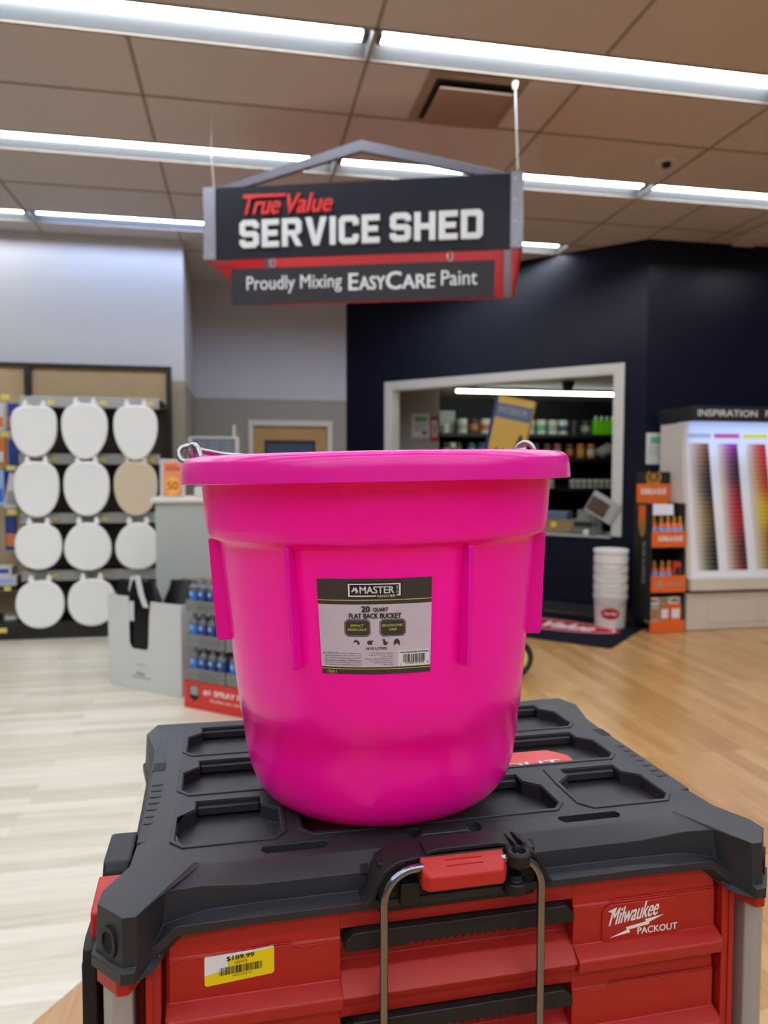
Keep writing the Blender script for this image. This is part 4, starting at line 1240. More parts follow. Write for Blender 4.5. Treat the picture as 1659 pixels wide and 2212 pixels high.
# ================================================================== CARDBOARD BIN WITH BLACK BAGS
a_bin = math.atan2(4.708 - 5.11, -0.378 + 0.876)
t = thing('dump_bin', 'white cardboard bin with a notched front holding black bags', 'bin', (-0.876, 5.11, 0.003), a_bin)
WB, HB = 0.64, 0.60
notch = [(0, 0), (WB, 0), (WB, HB - 0.02), (0.385, HB - 0.02), (0.37, HB - 0.12), (0.36, 0.285), (0.345, 0.262), (0.215, 0.262), (0.19, 0.30), (0.185, HB), (0, HB)]
b = B(); b.prism(notch, 0.0, 0.006, 'y'); fr = build(b, 'front_wall', 'card_white', t)
b = B()
b.flat([(0.225, 0.155), (0.25, 0.166), (0.32, 0.166), (0.355, 0.155), (0.32, 0.160), (0.25, 0.160)], XZ(-0.0008))
b.flat([(0.287, 0.12), (0.290, 0.12), (0.290, 0.158), (0.287, 0.158)], XZ(-0.0008))
b.flat([(0.245, 0.094), (0.33, 0.094), (0.33, 0.112), (0.245, 0.112)], XZ(-0.0008))
b.flat([(0.21, 0.075), (0.375, 0.075), (0.375, 0.085), (0.21, 0.085)], XZ(-0.0008))
build(b, 'printed_emblem', 'pale_text', fr)
b = B(); b.box(0.395, 0.425, -0.0012, -0.0004, HB - 0.065, HB - 0.05); build(b, 'price_dot', 'yellow', fr)
b = B(); b.box(0, 0.006, 0.006, 0.36, 0, HB); b.box(WB - 0.006, WB, 0.006, 0.36, 0, HB - 0.02); build(b, 'side_wall', 'card_white', t)
b = B(); b.box(0.006, WB - 0.006, 0.354, 0.36, 0, HB - 0.1); build(b, 'back_wall', 'card_white', t)
b = B(); b.box(0.006, WB - 0.006, 0.006, 0.354, 0, 0.006); build(b, 'floor_panel', 'card_white', t)
def black_bag(label, x, y, z0, z1, w, d_, lean, tags):
    t = thing('black_bag', label, 'bag', Matrix.Translation((-0.876, 5.11, 0.003)) @ Matrix.Rotation(a_bin, 4, 'Z') @ Vector((x, y, z0)), a_bin)
    b = B()
    rnd = random.Random(int(x * 1000))
    loops = []
    H_ = z1 - z0
    for i in range(12):
        f = i / 11
        wid = w / 2 * (0.92 + 0.08 * math.sin(3 * f)) * (1 if f < 0.8 else 1 - (f - 0.8) * 1.5)
        dd = d_ / 2 * (1 if f < 0.7 else 1 - (f - 0.7) * 2.4)
        loops.append([((wid * math.cos(q)) * (1 + rnd.uniform(-0.06, 0.06)) + lean * f, dd * math.sin(q) * (1 + rnd.uniform(-0.15, 0.15)), H_ * f + rnd.uniform(-0.006, 0.006)) for q in [k * 2 * PI / 20 for k in range(20)]])
    b.loft(loops)
    build(b, 'sack', 'bag_black', t, smooth=50)
    for tg in tags:
        b = B(); b.loft([[(p[0] - tg[1], p[1], p[2]), (p[0] + tg[1], p[1], p[2]), (p[0] + tg[1], p[1] + 0.002, p[2]), (p[0] - tg[1], p[1] + 0.002, p[2])] for p in tg[0]])
        build(b, 'hang_tag', 'card_white', t)
black_bag('black bag bulging out of the notch of the cardboard bin', 0.27, 0.075, 0.02, 0.70, 0.30, 0.12, -0.02, [([(-0.065, -0.066, 0.42), (-0.058, -0.072, 0.55)], 0.022), ([(0.075, -0.078, 0.52), (0.035, -0.078, 0.60), (-0.005, -0.070, 0.72)], 0.024)])
black_bag('black bag lying over the left top edge of the cardboard bin', 0.095, 0.10, 0.02, 0.69, 0.18, 0.15, -0.03, [([(0.04, -0.03, 0.60), (0.06, -0.03, 0.70)], 0.02)])
black_bag('black bag at the right side inside the cardboard bin', 0.44, 0.20, 0.02, 0.70, 0.26, 0.24, 0.02, [])
carton('brown_carton', 'plain brown cardboard carton behind the white bin', -0.42, -0.20, 5.22, 5.40, 0.003, 0.655, 'card_brown')

# ================================================================== SPRAY FOAM DISPLAY
a_f = math.atan2(4.25 - 4.516, -0.018 + 0.35)
TF = Matrix.Translation((-0.350, 4.516, 0.003)) @ Matrix.Rotation(a_f, 4, 'Z')
t = thing('spray_foam_display', 'red display base printed SPRAY FOAM under the stacked cans', 'display', (-0.350, 4.516, 0.003), a_f)
b = B(); b.box(0, 0.62, 0, 0.40, 0, 0.162); rb = build(b, 'carton', 'foam_red', t, bevel=0.003)
b = B(); b.text('#1 SPRAY FOAM', 0.15, 0.092, 0.40, 0.036, XZ(-0.0006), bold=0.03); b.text('Quality you can trust', 0.20, 0.055, 0.30, 0.022, XZ(-0.0006)); build(b, 'lettering', 'print_white', rb)
b = B(); b.flat([(0.045, 0.145), (0.115, 0.145), (0.115, 0.07), (0.08, 0.045), (0.045, 0.07)], XZ(-0.0005)); build(b, 'shield_emblem', 'dark', rb)
b = B(); b.flat([(0.052, 0.138), (0.108, 0.138), (0.108, 0.085), (0.052, 0.085)], XZ(-0.0008)); build(b, 'emblem_text', 'pale_text', rb)
tray0 = can0 = None
tier_h = 0.203
def foam_can(loc, label, hue):
    t = thing('foam_can', label, 'can', loc, a_f, group='spray foam cans')
    b = B(); b.lathe([(0.0001, 0.0), (0.031, 0.0), (0.032, 0.004), (0.032, 0.128)], 18); build(b, 'can_body', hue, t)
    b = B(); b.lathe([(0.0325, 0.128), (0.0325, 0.150)], 18); build(b, 'label_band', 'can_grey', t)
    b = B(); b.lathe([(0.032, 0.148), (0.026, 0.160), (0.015, 0.166), (0.015, 0.19), (0.008, 0.195), (0.0001, 0.195)], 18); build(b, 'cap', 'can_grey', t)
    b = B()
    b.cyl((0, -0.0315, 0.112), (0, -0.0335, 0.112), 0.013, n=14); build(b, 'round_emblem', 'can_pale', t)
    return t
protos = {}
tiername = ['bottom', 'middle', 'top']
posname = ['the left corner', 'the second place', 'the third place', 'the fourth place', 'the fifth place', 'the sixth place', 'the seventh place', 'the eighth place']
for lev in range(3):
    z = 0.166 + lev * tier_h
    for side in range(2):
        x0 = 0.012 + side * 0.302
        p_ = TF @ Vector((x0, 0.01, z))
        lab_ = '%s grey printed tray of foam cans, %s stack' % (tiername[lev], 'left' if side == 0 else 'right')
        t = thing('can_tray', lab_, 'tray', p_, a_f, group='printed trays of foam cans')
        b = B()
        for bx in ((0, 0.29, 0, 0.004, 0, 0.075), (0, 0.29, 0.356, 0.36, 0, 0.075), (0, 0.004, 0.004, 0.356, 0, 0.075), (0.286, 0.29, 0.004, 0.356, 0, 0.075), (0.004, 0.286, 0.004, 0.356, 0, 0.003)):
            b.box(*bx)
        bt = build(b, 'tray_wall', 'card_grey', t)
        b = B(); b.box(0.09, 0.26, -0.0012, -0.0003, 0.018, 0.055); build(b, 'print_panel', 'can_grey', bt)
        for i in range(4):
            for jy in range(2):
                hue = 'can_blue' if (i == 0 or (jy == 1)) else 'can_dkblue'
                loc = TF @ Vector((x0 + 0.041 + i * 0.0695, 0.045 + jy * 0.07, z + 0.003))
                lb = '%s foam can at %s of the %s tier%s' % ('bright blue' if hue == 'can_blue' else 'dark blue', posname[i + side * 4], tiername[lev], '' if jy == 0 else ', behind the front row')
                if hue not in protos:
                    protos[hue] = foam_can(loc, lb, hue)
                else:
                    dup(protos[hue], loc, lb)

# ================================================================== NAVY WALLS: POSTERS, MAT, PAILS, CART
def poster(label, loc, rz, w, h):
    t = thing('wall_notice', label, 'notice', loc, rz)
    b = B(); b.box(-w / 2, w / 2, -0.004, 0, 0, h); p = build(b, 'sheet', 'card_white', t)
    b = B(); b.box(-w * 0.32, w * 0.36, -0.0048, -0.0042, h * 0.66, h * 0.88); build(b, 'green_heading', 'green', p)
    b = B()
    for i in range(5): b.box(-w * 0.38, w * (0.36 - 0.06 * (i % 3)), -0.0046, -0.0042, h * (0.54 - i * 0.06), h * (0.56 - i * 0.06))
    build(b, 'text_line', 'pale_text', p)
    b = B(); b.box(w * 0.10, w * 0.36, -0.0048, -0.0042, h * 0.12, h * 0.26); build(b, 'picture', 'photo_dark', p)
poster('white notice with a green heading on the navy wall by the paint display', (3.876, 6.4395, 1.495), 0, 0.238, 0.296)
poster('white notice with a green heading on the grey partition inside the window', (2.172, 8.9495, 1.848), 0, 0.225, 0.293)
t = thing('extinguisher_sign', 'narrow red fire extinguisher sign on the grey partition', 'sign', (2.352, 8.9495, 1.80))
b = B(); b.prism(oct_(-0.055, 0.055, 0.0, 0.31, 0.015), -0.003, 0.0, 'y'); p = build(b, 'plate', 'jar_red', t)
b = B(); b.prism(oct_(-0.035, 0.035, 0.06, 0.26, 0.01), -0.0036, -0.0031, 'y'); build(b, 'pictogram', 'card_white', p)
b = B(); b.box(-0.012, 0.012, -0.0042, -0.0037, 0.08, 0.22); build(b, 'bottle_symbol', 'jar_red', p)
# entrance mat by the counter window
TM = Matrix.Translation((2.896, 5.426, 0.001)) @ Matrix.Rotation(R(45), 4, 'Z')
t = thing('floor_mat', 'dark floor mat with a red oval logo in front of the paint window', 'mat', (2.896, 5.426, 0.001), R(45))
b = B(); b.prism([(0.02, 0), (1.22, 0), (1.24, 0.02), (1.24, 1.80), (0, 1.80), (0, 0.02)], 0.0, 0.008, 'z'); mt = build(b, 'pile', 'mat_navy', t)
b = B(); b.prism(oval(0.62, 0.86, 0.255, 0.75, 40), 0.0081, 0.0095, 'z'); ov = build(b, 'oval_logo', 'mat_red', t)
b = B()
b.text('True Value', 0, 0, 1.02, 0.24, lambda u, v, d: (0.50 + v, 1.37 - u, 0.0098 + d), bold=0.04, shear=0.2); build(b, 'lettering', 'print_white', ov)
b = B()
n_ = 40
oa, ob = oval(0.62, 0.86, 0.235, 0.71, n_), oval(0.62, 0.86, 0.222, 0.69, n_)
va = [b.v((p[0], p[1], 0.0098)) for p in oa]; vb = [b.v((p[0], p[1], 0.0098)) for p in ob]
for i in range(n_): b.f([va[i], va[(i + 1) % n_], vb[(i + 1) % n_], vb[i]])
build(b, 'oval_line', 'print_white', ov)
# nested pails
def pail(z, label, lid=False, logo=False):
    t = thing('pail', label, 'pail', (3.30, 6.215, z), R(-27), group='nested white paint pails')
    b = B(); b.lathe([(0.0001, 0.004), (0.128, 0.004), (0.131, 0.0), (0.133, 0.006), (0.143, 0.26), (0.1445, 0.262), (0.150, 0.268), (0.150, 0.30), (0.1455, 0.302), (0.147, 0.33), (0.152, 0.335), (0.153, 0.352), (0.1485, 0.355), (0.1455, 0.350), (0.141, 0.26), (0.129, 0.012), (0.0001, 0.012)], 40)
    build(b, 'shell', 'pail_white', t, smooth=40)
    b = B()
    pts = [(0.155 * math.cos(a), -0.02 - 0.05 * math.sin(a) * 0 - 0.03 * math.sin(a), 0.30 - 0.17 * math.sin(a)) for a in [i * PI / 16 for i in range(17)]]
    pts = [(0.158 * math.cos(a) * (1.0), -0.165 * math.sin(a), 0.30 - 0.10 * math.sin(a)) for a in [i * PI / 20 for i in range(21)]]
    b.tube(pts, 0.0022, 6); build(b, 'bail', 'steel', t)
    if lid:
        b = B(); b.lathe([(0.0001, 0.365), (0.135, 0.365), (0.14, 0.370), (0.152, 0.370), (0.156, 0.364), (0.156, 0.345), (0.154, 0.343)], 40); build(b, 'lid', 'pail_white', t, smooth=40)
    if logo:
        fn = lambda u, v, d: ((0.1405 + d) * math.sin(u / 0.138), -(0.1405 + (v - 0.12) * 0.04 + d) * math.cos(u / 0.138), v)
        b = B()
        us = [-0.088 + 0.176 * i / 24 for i in range(25)]
        lo_ = [b.v(fn(u, 0.135 - 0.05 * math.sqrt(max(0, 1 - (u / 0.088) ** 2)), 0)) for u in us]
        hi_ = [b.v(fn(u, 0.135 + 0.05 * math.sqrt(max(0, 1 - (u / 0.088) ** 2)), 0)) for u in us]
        for i in range(24): b.f([lo_[i], lo_[i + 1], hi_[i + 1], hi_[i]])
        lo = build(b, 'oval_logo', 'mat_red', t)
        b = B(); b.text('True Value', -0.062, 0.125, 0.118, 0.028, lambda u, v, d: fn(u, v, 0.0015 + d), bold=0.03, shear=0.2); build(b, 'lettering', 'print_white', lo)
pail(0.0105, 'white pail with a red oval logo, lowest of the nested stack', logo=True)
for i, nm in enumerate(('second pail from the bottom', 'middle pail', 'second pail from the top')):
    pail(0.0105 + 0.085 * (i + 1), 'plain white pail, %s of the nested stack' % nm)
pail(0.0105 + 0.085 * 4, 'white pail closed with a lid, topmost of the nested stack', lid=True)
# wheel of a cart behind the bucket
t = thing('cart', 'low cart whose black rubber wheel shows beside the pink bucket', 'cart', (1.79, 5.115, 0), R(-80))
for x in (-0.30, 0.34):
    b = B()
    pts = [(x, 0.10 * math.cos(a), 0.130 + 0.10 * math.sin(a)) for a in [i * 2 * PI / 32 for i in range(32)]]
    b.tube(pts, 0.028, 10, True); w = build(b, 'wheel', 'rubber', t)
    b = B(); b.cyl((x - 0.02, 0, 0.130), (x + 0.02, 0, 0.130), 0.076, n=24); build(b, 'hub', 'tag_yellow', w)
b = B(); b.cyl((-0.31, 0, 0.13), (0.35, 0, 0.13), 0.012); build(b, 'axle', 'steel', t)
b = B(); b.box(-0.26, 0.26, -0.35, 0.05, 0.135, 0.16); build(b, 'platform', 'rubber', t, bevel=0.005)

# ================================================================== PAINT CHIP DISPLAY
t = thing('paint_display', 'lit paint colour display headed INSPIRATION with columns of colour chips', 'display', (3.90, 5.90, 0))
WD = 2.0
b = B(); b.box(0.0, WD, 0.05, 0.535, 0.003, 0.335); cb = build(b, 'base_cabinet', 'cream', t, bevel=0.004)
b = B()
for x in (0.22, 0.72, 1.22): b.box(x, x + 0.48, 0.043, 0.0495, 0.06, 0.28)
build(b, 'drawer_front', 'cream', cb, bevel=0.003)
b = B(); b.box(-0.005, WD, -0.02, 0.50, 0.365, 0.475); build(b, 'ledge', 'cream', t, bevel=0.006)
b = B(); b.box(0.01, WD - 0.01, 0.07, 0.50, 0.336, 0.364); build(b, 'shadow_gap', 'dark', t)  # dark filler: the shadow between ledge and cabinet is put into its colour
b = B(); b.prism([(0.02, 0.476), (0.50, 0.476), (0.50, 1.86), (0.10, 1.86), (0.14, 1.6)], -0.02, 0.02, 'x'); build(b, 'side_panel', 'cream', t, bevel=0.003)
# sloping board: bottom (y .02, z .476) to top (y .26, z 1.80)
def bd_(u, v, d):            # u along x, v 0..1 up the board
    yy = 0.03 + 0.23 * v; zz = 0.478 + 1.33 * v
    return (u, yy - d, zz + d * 0.17)
b = B(); b.loft([[bd_(0.022, v, 0), bd_(WD, v, 0), bd_(WD, v, -0.02), bd_(0.022, v, -0.02)] for v in (0, 1.06)]); brd = build(b, 'chip_board', 'white', t)
b = B(); b.box(-0.02, WD, 0.0, 0.012, 1.868, 2.0); b.box(-0.02, 0.0, 0.0125, 0.5, 1.868, 2.0); b.box(0.0005, WD, 0.0125, 0.5, 1.985, 2.0); hd_ = build(b, 'header', 'dark', t, bevel=0.003)
b = B(); b.text('INSPIRATION', 0.035, 1.912, 0.585, 0.058, XZ(-0.0008), bold=0.012); b.text('FOR YOUR HOME', 0.705, 1.912, 0.72, 0.058, XZ(-0.0008), bold=0.012); build(b, 'lettering', 'print_white', hd_)
b = B(); b.box(0.03, WD - 0.05, 0.05, 0.09, 1.893, 1.905); build(b, 'light_strip', 'led', t)
for i, m in enumerate(('counter_grey', 'jar_red', 'yellow', 'green', 'pack_blue', 'orange')):
    if i == 1:
        mm('pink_bar', (206, 70, 120), 0.5, var=0); m = 'pink_bar'
    b = B(); x = 0.075 + i * 0.295
    b.loft([[bd_(x, v, 0.004), bd_(x + 0.26, v, 0.004), bd_(x + 0.26, v, 0.0005), bd_(x, v, 0.0005)] for v in (0.945, 0.975)]); build(b, 'colour_bar', m, brd)
# chip columns: grid of small colour cards
def chip_mat():
    m = bpy.data.materials.new('paint_chips'); m.use_nodes = True
    p = m.node_tree.nodes['Principled BSDF']; p.inputs['Roughness'].default_value = 0.5
    a = m.node_tree.nodes.new('ShaderNodeVertexColor'); a.layer_name = 'chip_colour'
    m.node_tree.links.new(a.outputs['Color'], p.inputs['Base Color'])
    return m
M['chips'] = chip_mat()
def lerp(a, c, f): return tuple(x + (y - x) * f for x, y in zip(a, c))
COLS = [[(176, 132, 90), (150, 112, 92), (104, 80, 76), (76, 64, 58), (140, 116, 76), (150, 130, 74), (128, 114, 88), (84, 84, 74), (66, 88, 54)],
        [(196, 60, 190), (130, 50, 110), (110, 44, 84), (176, 44, 74), (196, 36, 60), (206, 30, 34), (170, 60, 76), (130, 60, 66), (150, 66, 62)],
        [(226, 80, 70), (222, 96, 60), (214, 110, 54), (220, 140, 40), (232, 200, 10), (224, 196, 30), (190, 140, 50), (176, 140, 60), (150, 140, 30)],
        [(150, 190, 60), (90, 160, 60), (60, 140, 90), (40, 130, 110), (60, 150, 160), (60, 120, 170), (60, 110, 120), (70, 110, 90), (90, 120, 60)],
        [(60, 160, 200), (50, 120, 200), (50, 80, 170), (60, 60, 150), (80, 80, 170), (110, 100, 180), (90, 110, 150), (80, 90, 130), (60, 80, 110)],
        [(180, 180, 180), (150, 150, 160), (120, 120, 130), (100, 100, 100), (140, 130, 120), (170, 160, 150), (190, 180, 160), (150, 140, 130), (110, 100, 90)]]
for ci, stops in enumerate(COLS):
    b = B()
    lay = b.bm.loops.layers.color.new('chip_colour')
    x0 = 0.10 + ci * 0.295
    NR, NC = 30, 7
    for r_ in range(NR):
        f = r_ / (NR - 1) * (len(stops) - 1)
        i = min(int(f), len(stops) - 2)
        base = lerp(stops[i], stops[i + 1], f - i)
        for c in range(NC):
            g = (c / (NC - 1)) ** 1.25
            rgb = lerp((236, 230, 222), base, g)
            l_ = lin(rgb)
            v1 = 0.905 - r_ * (0.86 / NR); v0 = v1 - 0.86 / NR * 0.93
            # columns lean a little with the rack
            u0_ = x0 + c * 0.029; u1_ = u0_ + 0.029
            fc = b.f([b.v(bd_(u0_, v0, 0.004)), b.v(bd_(u1_, v0, 0.004)), b.v(bd_(u1_, v1, 0.004)), b.v(bd_(u0_, v1, 0.004))])
            for lp in fc.loops: lp[lay] = tuple(x / 12.92 if False else x for x in l_[:3]) + (1,)
    o = build(b, 'chip_column', 'chips', brd); o['kind'] = 'stuff'

# ================================================================== GLUE DISPLAY
t = thing('glue_display', 'orange and black floor display of glue bottles beside the paint display', 'display', (3.53, 5.90, 0.003))
for x in (0.0, 0.318):
    b = B(); b.box(x, x + 0.008, 0.03, 0.32, 0.10, 1.14); sp = build(b, 'side_panel', 'dark', t)
    if x == 0:
        b = B(); b.box(-0.0015, -0.0003, 0.13, 0.25, 0.92, 1.12); build(b, 'orange_patch', 'orange', sp)
        b = B()
        b.flat(oval(0.16, 0.92, 0.055, 0.085), lambda u, v, d: (-0.0025, u + 0.02, v)); build(b, 'gold_emblem', 'gold', sp)
        b = B(); b.text('GORILLA GLUE', 0, 0, 0.38, 0.05, lambda u, v, d: (-0.0022 - d, 0.17 - v, 0.42 + u), bold=0.03); build(b, 'lettering', 'pale_text', sp)
b = B(); b.box(0.0, 0.326, 0.321, 0.329, 0.003, 1.30); build(b, 'back_panel', 'dark', t)
b = B(); b.box(0.01, 0.340, 0.300, 0.308, 1.12, 1.308); hc = build(b, 'header_card', 'orange', t)
b = B(); b.box(0.006, 0.338, 0.300, 0.308, 1.3085, 1.42); hb_ = build(b, 'header_top', 'dark', t)
b = B(); b.text('GORILLA GLUE', 0.045, 1.215, 0.255, 0.052, XZ(0.2994), bold=0.04); build(b, 'lettering', 'print_white', hc)
b = B()
ang = [R(125 + i * 290 / 24) for i in range(25)]
b.flat([(0.17 + 0.078 * math.cos(a_), 1.372 + 0.066 * math.sin(a_)) for a_ in ang] + [(0.17 + 0.05 * math.cos(a_), 1.376 + 0.045 * math.sin(a_)) for a_ in ang[::-1]], XZ(0.2992))
b.flat(oval(0.17, 1.375, 0.03, 0.035), XZ(0.2992)); b.flat([(0.09, 1.305), (0.25, 1.305), (0.24, 1.325), (0.10, 1.325)], XZ(0.2990)); build(b, 'gold_emblem', 'gold', hb_)
for z0, z1, wd in ((0.755, 0.895, 1), (0.355, 0.50, 2), (0.0, 0.10, 0)):
    b = B(); b.box(0.0 if z0 > 0 else -0.004, 0.326, 0.0, 0.03, z0, z1); lp = build(b, 'shelf_front', 'orange', t, bevel=0.004)
    b = B(); b.box(0.009, 0.317, 0.0305, 0.32, z0 + 0.06 if z0 else 0.06, z0 + 0.075 if z0 else 0.075); build(b, 'shelf', 'dark', t)
    if wd == 1:
        b = B(); b.text('GORILLA GLUE', 0.045, z0 + 0.055, 0.24, 0.045, XZ(-0.0006), bold=0.04); build(b, 'lettering', 'print_white', lp)
    elif wd == 2:
        b = B(); b.text('GORILLA', 0.13, z0 + 0.06, 0.165, 0.03, XZ(-0.0006), bold=0.03); b.flat(oval(0.075, z0 + 0.075, 0.028, 0.028), XZ(-0.0006)); build(b, 'lettering', 'pale_text', lp)
def glue_bottle(loc, label):
    t = thing('glue_bottle', label, 'bottle', loc, group='orange glue bottles on the display')
    b = B(); b.lathe([(0.0001, 0.0), (0.027, 0.0), (0.029, 0.006), (0.029, 0.11), (0.024, 0.13), (0.014, 0.142)], 16); build(b, 'bottle', 'orange', t)
    b = B(); b.lathe([(0.0295, 0.06), (0.0295, 0.10)], 16); build(b, 'label_band', 'can_pale', t)
    b = B(); b.lathe([(0.016, 0.142), (0.016, 0.17), (0.008, 0.195), (0.0001, 0.198)], 14); build(b, 'cap', 'gold', t)
    return t
g0 = None
gx = 3.53; gy = 5.903
PB = [((0.050, 0.085, 0.834), 'orange glue bottle at the left end of the top display shelf'), ((0.115, 0.070, 0.834), 'second orange glue bottle from the left on the top display shelf'), ((0.180, 0.070, 0.834), 'third orange glue bottle, under the white card on the top display shelf'),
      ((0.240, 0.070, 0.834), 'orange glue bottle left of the last one on the top display shelf'), ((0.299, 0.070, 0.834), 'orange glue bottle at the right end of the top display shelf'),
      ((0.080, 0.110, 0.434), 'orange glue bottle in the dark left end of the middle display shelf'), ((0.138, 0.080, 0.434), 'orange glue bottle left of centre on the middle display shelf'), ((0.202, 0.080, 0.434), 'orange glue bottle beside the red carton on the middle display shelf')]
for (x, y, z), lb in PB:
    loc = (gx + x, gy + y - 0.003, z)
    if g0 is None: g0 = glue_bottle(loc, lb)
    else: dup(g0, loc, lb)
carton('glue_carton', 'red and black glue carton at the right of the middle display shelf', gx + 0.24, gx + 0.31, gy + 0.05, gy + 0.13, 0.434, 0.62, 'sale_red', 'jar_dark')
o = B(); o.box(-0.11, 0.11, -0.004, 0.004, 0, 0.10)
tag(build(o, 'white_header_card', 'sticker_white', loc=(gx + 0.16, gy + 0.125, 1.035), rot=(R(-8), 0, 0)), 'white card standing behind the bottles of the top display shelf', 'card')
for i, (x0, x1, m, m2, lb) in enumerate(((0.012, 0.10, 'channel', 'gold', 'grey glue box at the left of the lowest display shelf'), (0.105, 0.20, 'jar_orange', 'sticker_white', 'pale orange glue box in the middle of the lowest display shelf'), (0.205, 0.315, 'orange', 'sticker_white', 'bright orange glue box at the right of the lowest display shelf'))):
    carton('glue_box', lb, gx + x0, gx + x1, gy + 0.04, gy + 0.14, 0.0785, 0.245, m, m2)
    carton('glue_box', lb.replace('glue box', 'small glue box stacked').replace('of the lowest', 'over the lowest'), gx + x0, gx + x1, gy + 0.06, gy + 0.14, 0.2455, 0.305, 'sticker_white' if i != 1 else 'channel', 'gold')

# ================================================================== INSIDE THE PAINT ROOM
t = thing('paint_shelving', 'black steel shelving full of paint cans inside the paint room', 'shelving', (0, 0, 0))
for z in (0.45, 0.82, 1.20, 1.63, 1.97):
    b = B(); b.box(2.72, 6.3, 10.0, 10.4, z - 0.05, z); build(b, 'shelf', 'rack_black', t)
for x in (2.70, 3.08, 4.54, 6.0):
    b = B(); b.box(x, x + 0.04, 10.36, 10.40, 0.0, 2.02); build(b, 'upright', 'rack_black', t)
pr = {}
def paint_can(x, z, r_, h, mb, ml, label, y=10.10, cat='can', grp='paint cans on the paint room shelves'):
    t = thing('paint_can', label, cat, (x, y, z), group=grp)
    key = (r_, h, mb, ml)
    if key in pr:
        for ch in pr[key].children:
            c = ch.copy(); COL.objects.link(c); c.parent = t
        return
    b = B(); b.lathe([(0.0001, 0), (r_, 0), (r_, h * 0.92), (r_ * 0.95, h * 0.97), (r_ * 0.6, h), (0.0001, h)], 18); build(b, 'can_body', mb, t)
    b = B(); b.lathe([(r_ * 1.012, h * 0.22), (r_ * 1.012, h * 0.62)], 18); build(b, 'label_band', ml, t)
    pr[key] = t
ord_ = ['first', 'second', 'third', 'fourth', 'fifth', 'sixth', 'seventh', 'eighth', 'ninth', 'tenth', 'eleventh', 'twelfth']
U = [(2.815, 0.05, 0.13, 'jar_white', 'jar_white', 'small white'), (3.055, 0.075, 0.21, 'jar_white', 'channel', 'plain white'), (3.225, 0.075, 0.21, 'jar_brown', 'jar_orange', 'brown and orange'), (3.395, 0.075, 0.21, 'jar_white', 'jar_orange', 'white and orange'), (3.56, 0.075, 0.21, 'jar_white', 'jar_blue', 'white and blue'),
     (4.06, 0.075, 0.21, 'jar_white', 'channel', 'white'), (4.235, 0.075, 0.21, 'jar_white', 'green', 'white and green'), (4.41, 0.075, 0.21, 'jar_white', 'channel', 'plain white'), (4.57, 0.075, 0.21, 'jar_white', 'jar_blue', 'white blue-printed'), (4.745, 0.075, 0.21, 'jar_dark', 'jar_dark', 'dark violet'), (4.92, 0.075, 0.21, 'jar_green', 'pale_text', 'dark green')]
for i, (x, r_, h, mb, ml, lb) in enumerate(U):
    paint_can(x, 1.97, r_, h, mb, ml, '%s can, %s from the left on the top shelf of the paint room' % (lb, ord_[i]))
for i in range(4):
    x = 5.065 + i * 0.088
    t = thing('lime_jug', 'lime green jug with a white cap, %s of the row beside the window frame' % ord_[i], 'jug', (x, 10.08, 1.97), group='lime green jugs')
    b = B(); b.box(-0.041, 0.041, -0.06, 0.06, 0, 0.22); build(b, 'jug', 'lime', t, bevel=0.012)
    b = B(); b.cyl((0, -0.02, 0.222), (0, -0.02, 0.275), 0.026, 0.02); build(b, 'cap', 'pail_white', t)
Lw = [(2.82, 'jar_brown', 'jar_white', 'brown and white'), (2.91, 'jar_white', 'jar_brown', 'white and brown'), (2.995, 'jar_brown', 'pale_text', 'dark brown'), (3.19, 'jar_blue', 'jar_white', 'blue and white'), (3.345, 'jar_blue', 'can_pale', 'slate blue'), (3.98, 'jar_red', 'jar_red', 'dull red'), (4.16, 'jar_brown', 'pale_text', 'brown'), (4.335, 'jar_brown', 'jar_orange', 'brown and orange'), (4.49, 'jar_red', 'pale_text', 'reddish'), (4.68, 'jar_brown', 'jar_orange', 'brown orange-banded'), (4.85, 'jar_orange', 'mustard', 'orange'), (5.015, 'jar_orange', 'jar_white', 'pale orange')]
for i, (x, mb, ml, lb) in enumerate(Lw):
    paint_can(x, 1.63, 0.06, 0.21, mb, ml, '%s can, %s from the left on the second shelf of the paint room' % (lb, ord_[i]))
for i in range(10):
    paint_can(4.64 + i * 0.092 if i > 0 else 4.40, 1.20, 0.043, 0.125, 'jar_white', 'channel', 'small white can, %s from the left on the third shelf of the paint room' % ord_[i])
b = B()
rnd = random.Random(5)
loops = []
for i in range(9):
    f = i / 8
    rr1 = 0.13 * math.sin(PI * min(0.97, max(0.04, f))) ** 0.6
    loops.append([(rr1 * 1.15 * math.cos(a) * rnd.uniform(0.9, 1.1), rr1 * 0.7 * math.sin(a), 0.20 * f + 0.02 * math.cos(a)) for a in [k * 2 * PI / 16 for k in range(16)]])
b.loft(loops)
tag(build(b, 'plastic_bag', 'channel', smooth=60, loc=(5.24, 10.10, 1.645)), 'crumpled silver plastic bag at the right end of the second paint shelf', 'bag')
t = thing('grey_cabinet', 'narrow grey box at the left end of the paint shelves', 'box', (2.90, 10.32, 1.97))
b = B(); b.box(-0.13, 0.10, -0.06, 0.06, 0.0, 0.33); build(b, 'box', 'counter_grey', t, bevel=0.004)
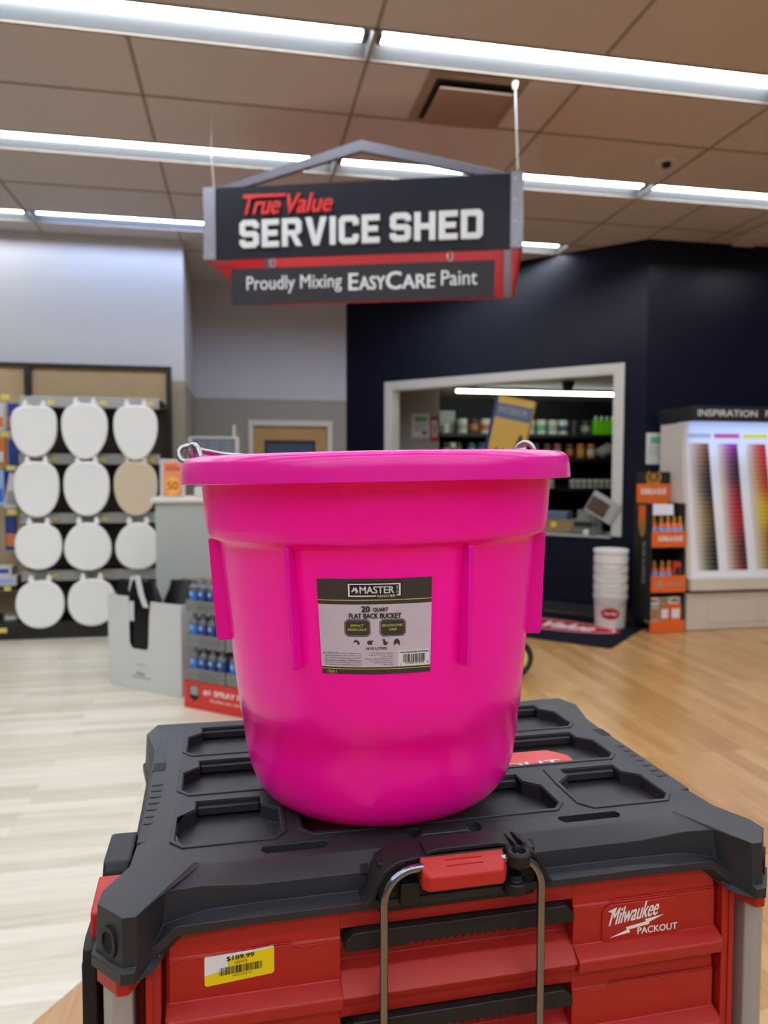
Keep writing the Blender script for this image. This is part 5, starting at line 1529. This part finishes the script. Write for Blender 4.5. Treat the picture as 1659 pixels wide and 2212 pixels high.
# things on the pass-through counter
def onsill(s_, tt, z): return TD @ Vector((s_, tt, z))
def sill_box(name, label, s0, s1, t0, t1, z0, z1, m, m2=None):
    c_ = onsill((s0 + s1) / 2, (t0 + t1) / 2, z0)
    t = thing(name, label, 'box', c_, R(-45))
    w, d_, h = (s1 - s0) / 2, (t1 - t0) / 2, z1 - z0
    b = B(); b.box(-w, w, -d_, d_, 0, h); o = build(b, 'box', m, t, bevel=0.003)
    if m2:
        b = B(); b.box(w * 0.15, w * 0.35, -d_ - 0.001, -d_ + 0.0005, h * 0.4, h * 0.8); build(b, 'sticker', m2, t)
sill_box('brown_box', 'flat brown cardboard box with a yellow sticker on the pass-through counter', 2.20, 2.78, 0.20, 0.42, 0.80, 0.925, 'card_brown', 'yellow')
sill_box('blue_grey_box', 'blue-grey flat box lying on the brown box in the window', 2.38, 2.70, 0.22, 0.40, 0.926, 1.005, 'slate')
t = thing('tilted_picture', 'grey framed picture card tilted on its corner in front of the window edge', 'card', onsill(3.13, -0.035, 0.80), R(-45))
b = B(Matrix.Translation((0.02, 0, 0.27)) @ Matrix.Rotation(R(30), 4, 'Y')); b.box(-0.15, 0.15, -0.010, 0.0, -0.105, 0.115); pf = build(b, 'frame', 'channel', t, bevel=0.004)
b = B(Matrix.Translation((0.02, 0, 0.27)) @ Matrix.Rotation(R(30), 4, 'Y')); b.box(-0.14, 0.06, -0.0115, -0.0102, -0.085, 0.065); build(b, 'photo', 'photo_dark', pf)
b = B(); b.cyl((-0.07, 0.0, 0.20), (-0.07, 0.01, 0.002), 0.006, n=8); b.cyl((-0.07, 0.02, -0.001), (-0.07, 0.02, 0.008), 0.025); build(b, 'stand', 'steel', t)
t = thing('clear_bag', 'crumpled clear bag with a dark label on the counter below the tilted picture', 'bag', onsill(2.96, 0.12, 0.80), R(-45))
b = B(); rnd = random.Random(9); loops = []
for i in range(8):
    f = i / 7
    loops.append([(0.16 * math.cos(a) * (1.05 - 0.45 * f) * rnd.uniform(0.85, 1.15), 0.08 * math.sin(a) * (1.1 - 0.5 * f) * rnd.uniform(0.85, 1.15), 0.23 * f + rnd.uniform(0, 0.012)) for a in [k * 2 * PI / 18 for k in range(18)]])
b.loft(loops); build(b, 'sack', 'card_grey', t, smooth=50)
b = B(); b.box(-0.11, 0.11, -0.104, -0.10, 0.08, 0.125); build(b, 'dark_label', 'dark', t)
b = B(); b.lathe([(0.0001, 0.0), (0.03, 0.005), (0.032, 0.03), (0.015, 0.05), (0.0001, 0.052)], 14, cx=0.02, cy=-0.12); build(b, 'white_knob', 'pail_white', t)
# yellow display carton in front of the window
yt = thing('yellow_carton', 'mustard and slate blue display carton leaning in front of the window', 'display', onsill(2.19, -0.14, 0.003), R(-45))
Ty = Matrix.Translation((-0.03, 0, 1.60)) @ Matrix.Rotation(R(13), 4, 'Y')
b = B(Ty); b.box(-0.195, 0.205, -0.03, 0.03, 0, 0.58); fc = build(b, 'carton', 'mustard', yt, bevel=0.003)
b = B(Ty); b.box(-0.197, 0.207, -0.0312, -0.0302, 0.36, 0.51); build(b, 'blue_band', 'slate', fc)
b = B(Ty); b.text('INTERIOR', -0.16, 0.41, 0.32, 0.07, XZ(-0.0318), bold=0.03); build(b, 'lettering', 'pale_text', fc)
b = B(Ty); b.flat([(0.10, 0.06), (0.18, 0.06), (0.185, 0.14), (0.15, 0.23), (0.13, 0.23), (0.11, 0.15)], XZ(-0.0312))
for i in range(3): b.flat([(-0.12 + i * 0.07, 0.01), (-0.07 + i * 0.07, 0.01), (-0.095 + i * 0.07, 0.06)], XZ(-0.0312))
build(b, 'picture', 'sign_grey', fc)
b = B(Ty); b.box(-0.235, -0.196, -0.025, 0.03, 0.0, 0.575); build(b, 'spine', 'bookblue', yt, bevel=0.003)
b = B(); b.cyl((-0.02, 0.0, 0.012), (-0.02, 0.0, 1.62), 0.012, n=10); b.cyl((-0.02, 0, 0), (-0.02, 0, 0.012), 0.12, n=20); build(b, 'pole', 'steel', yt)
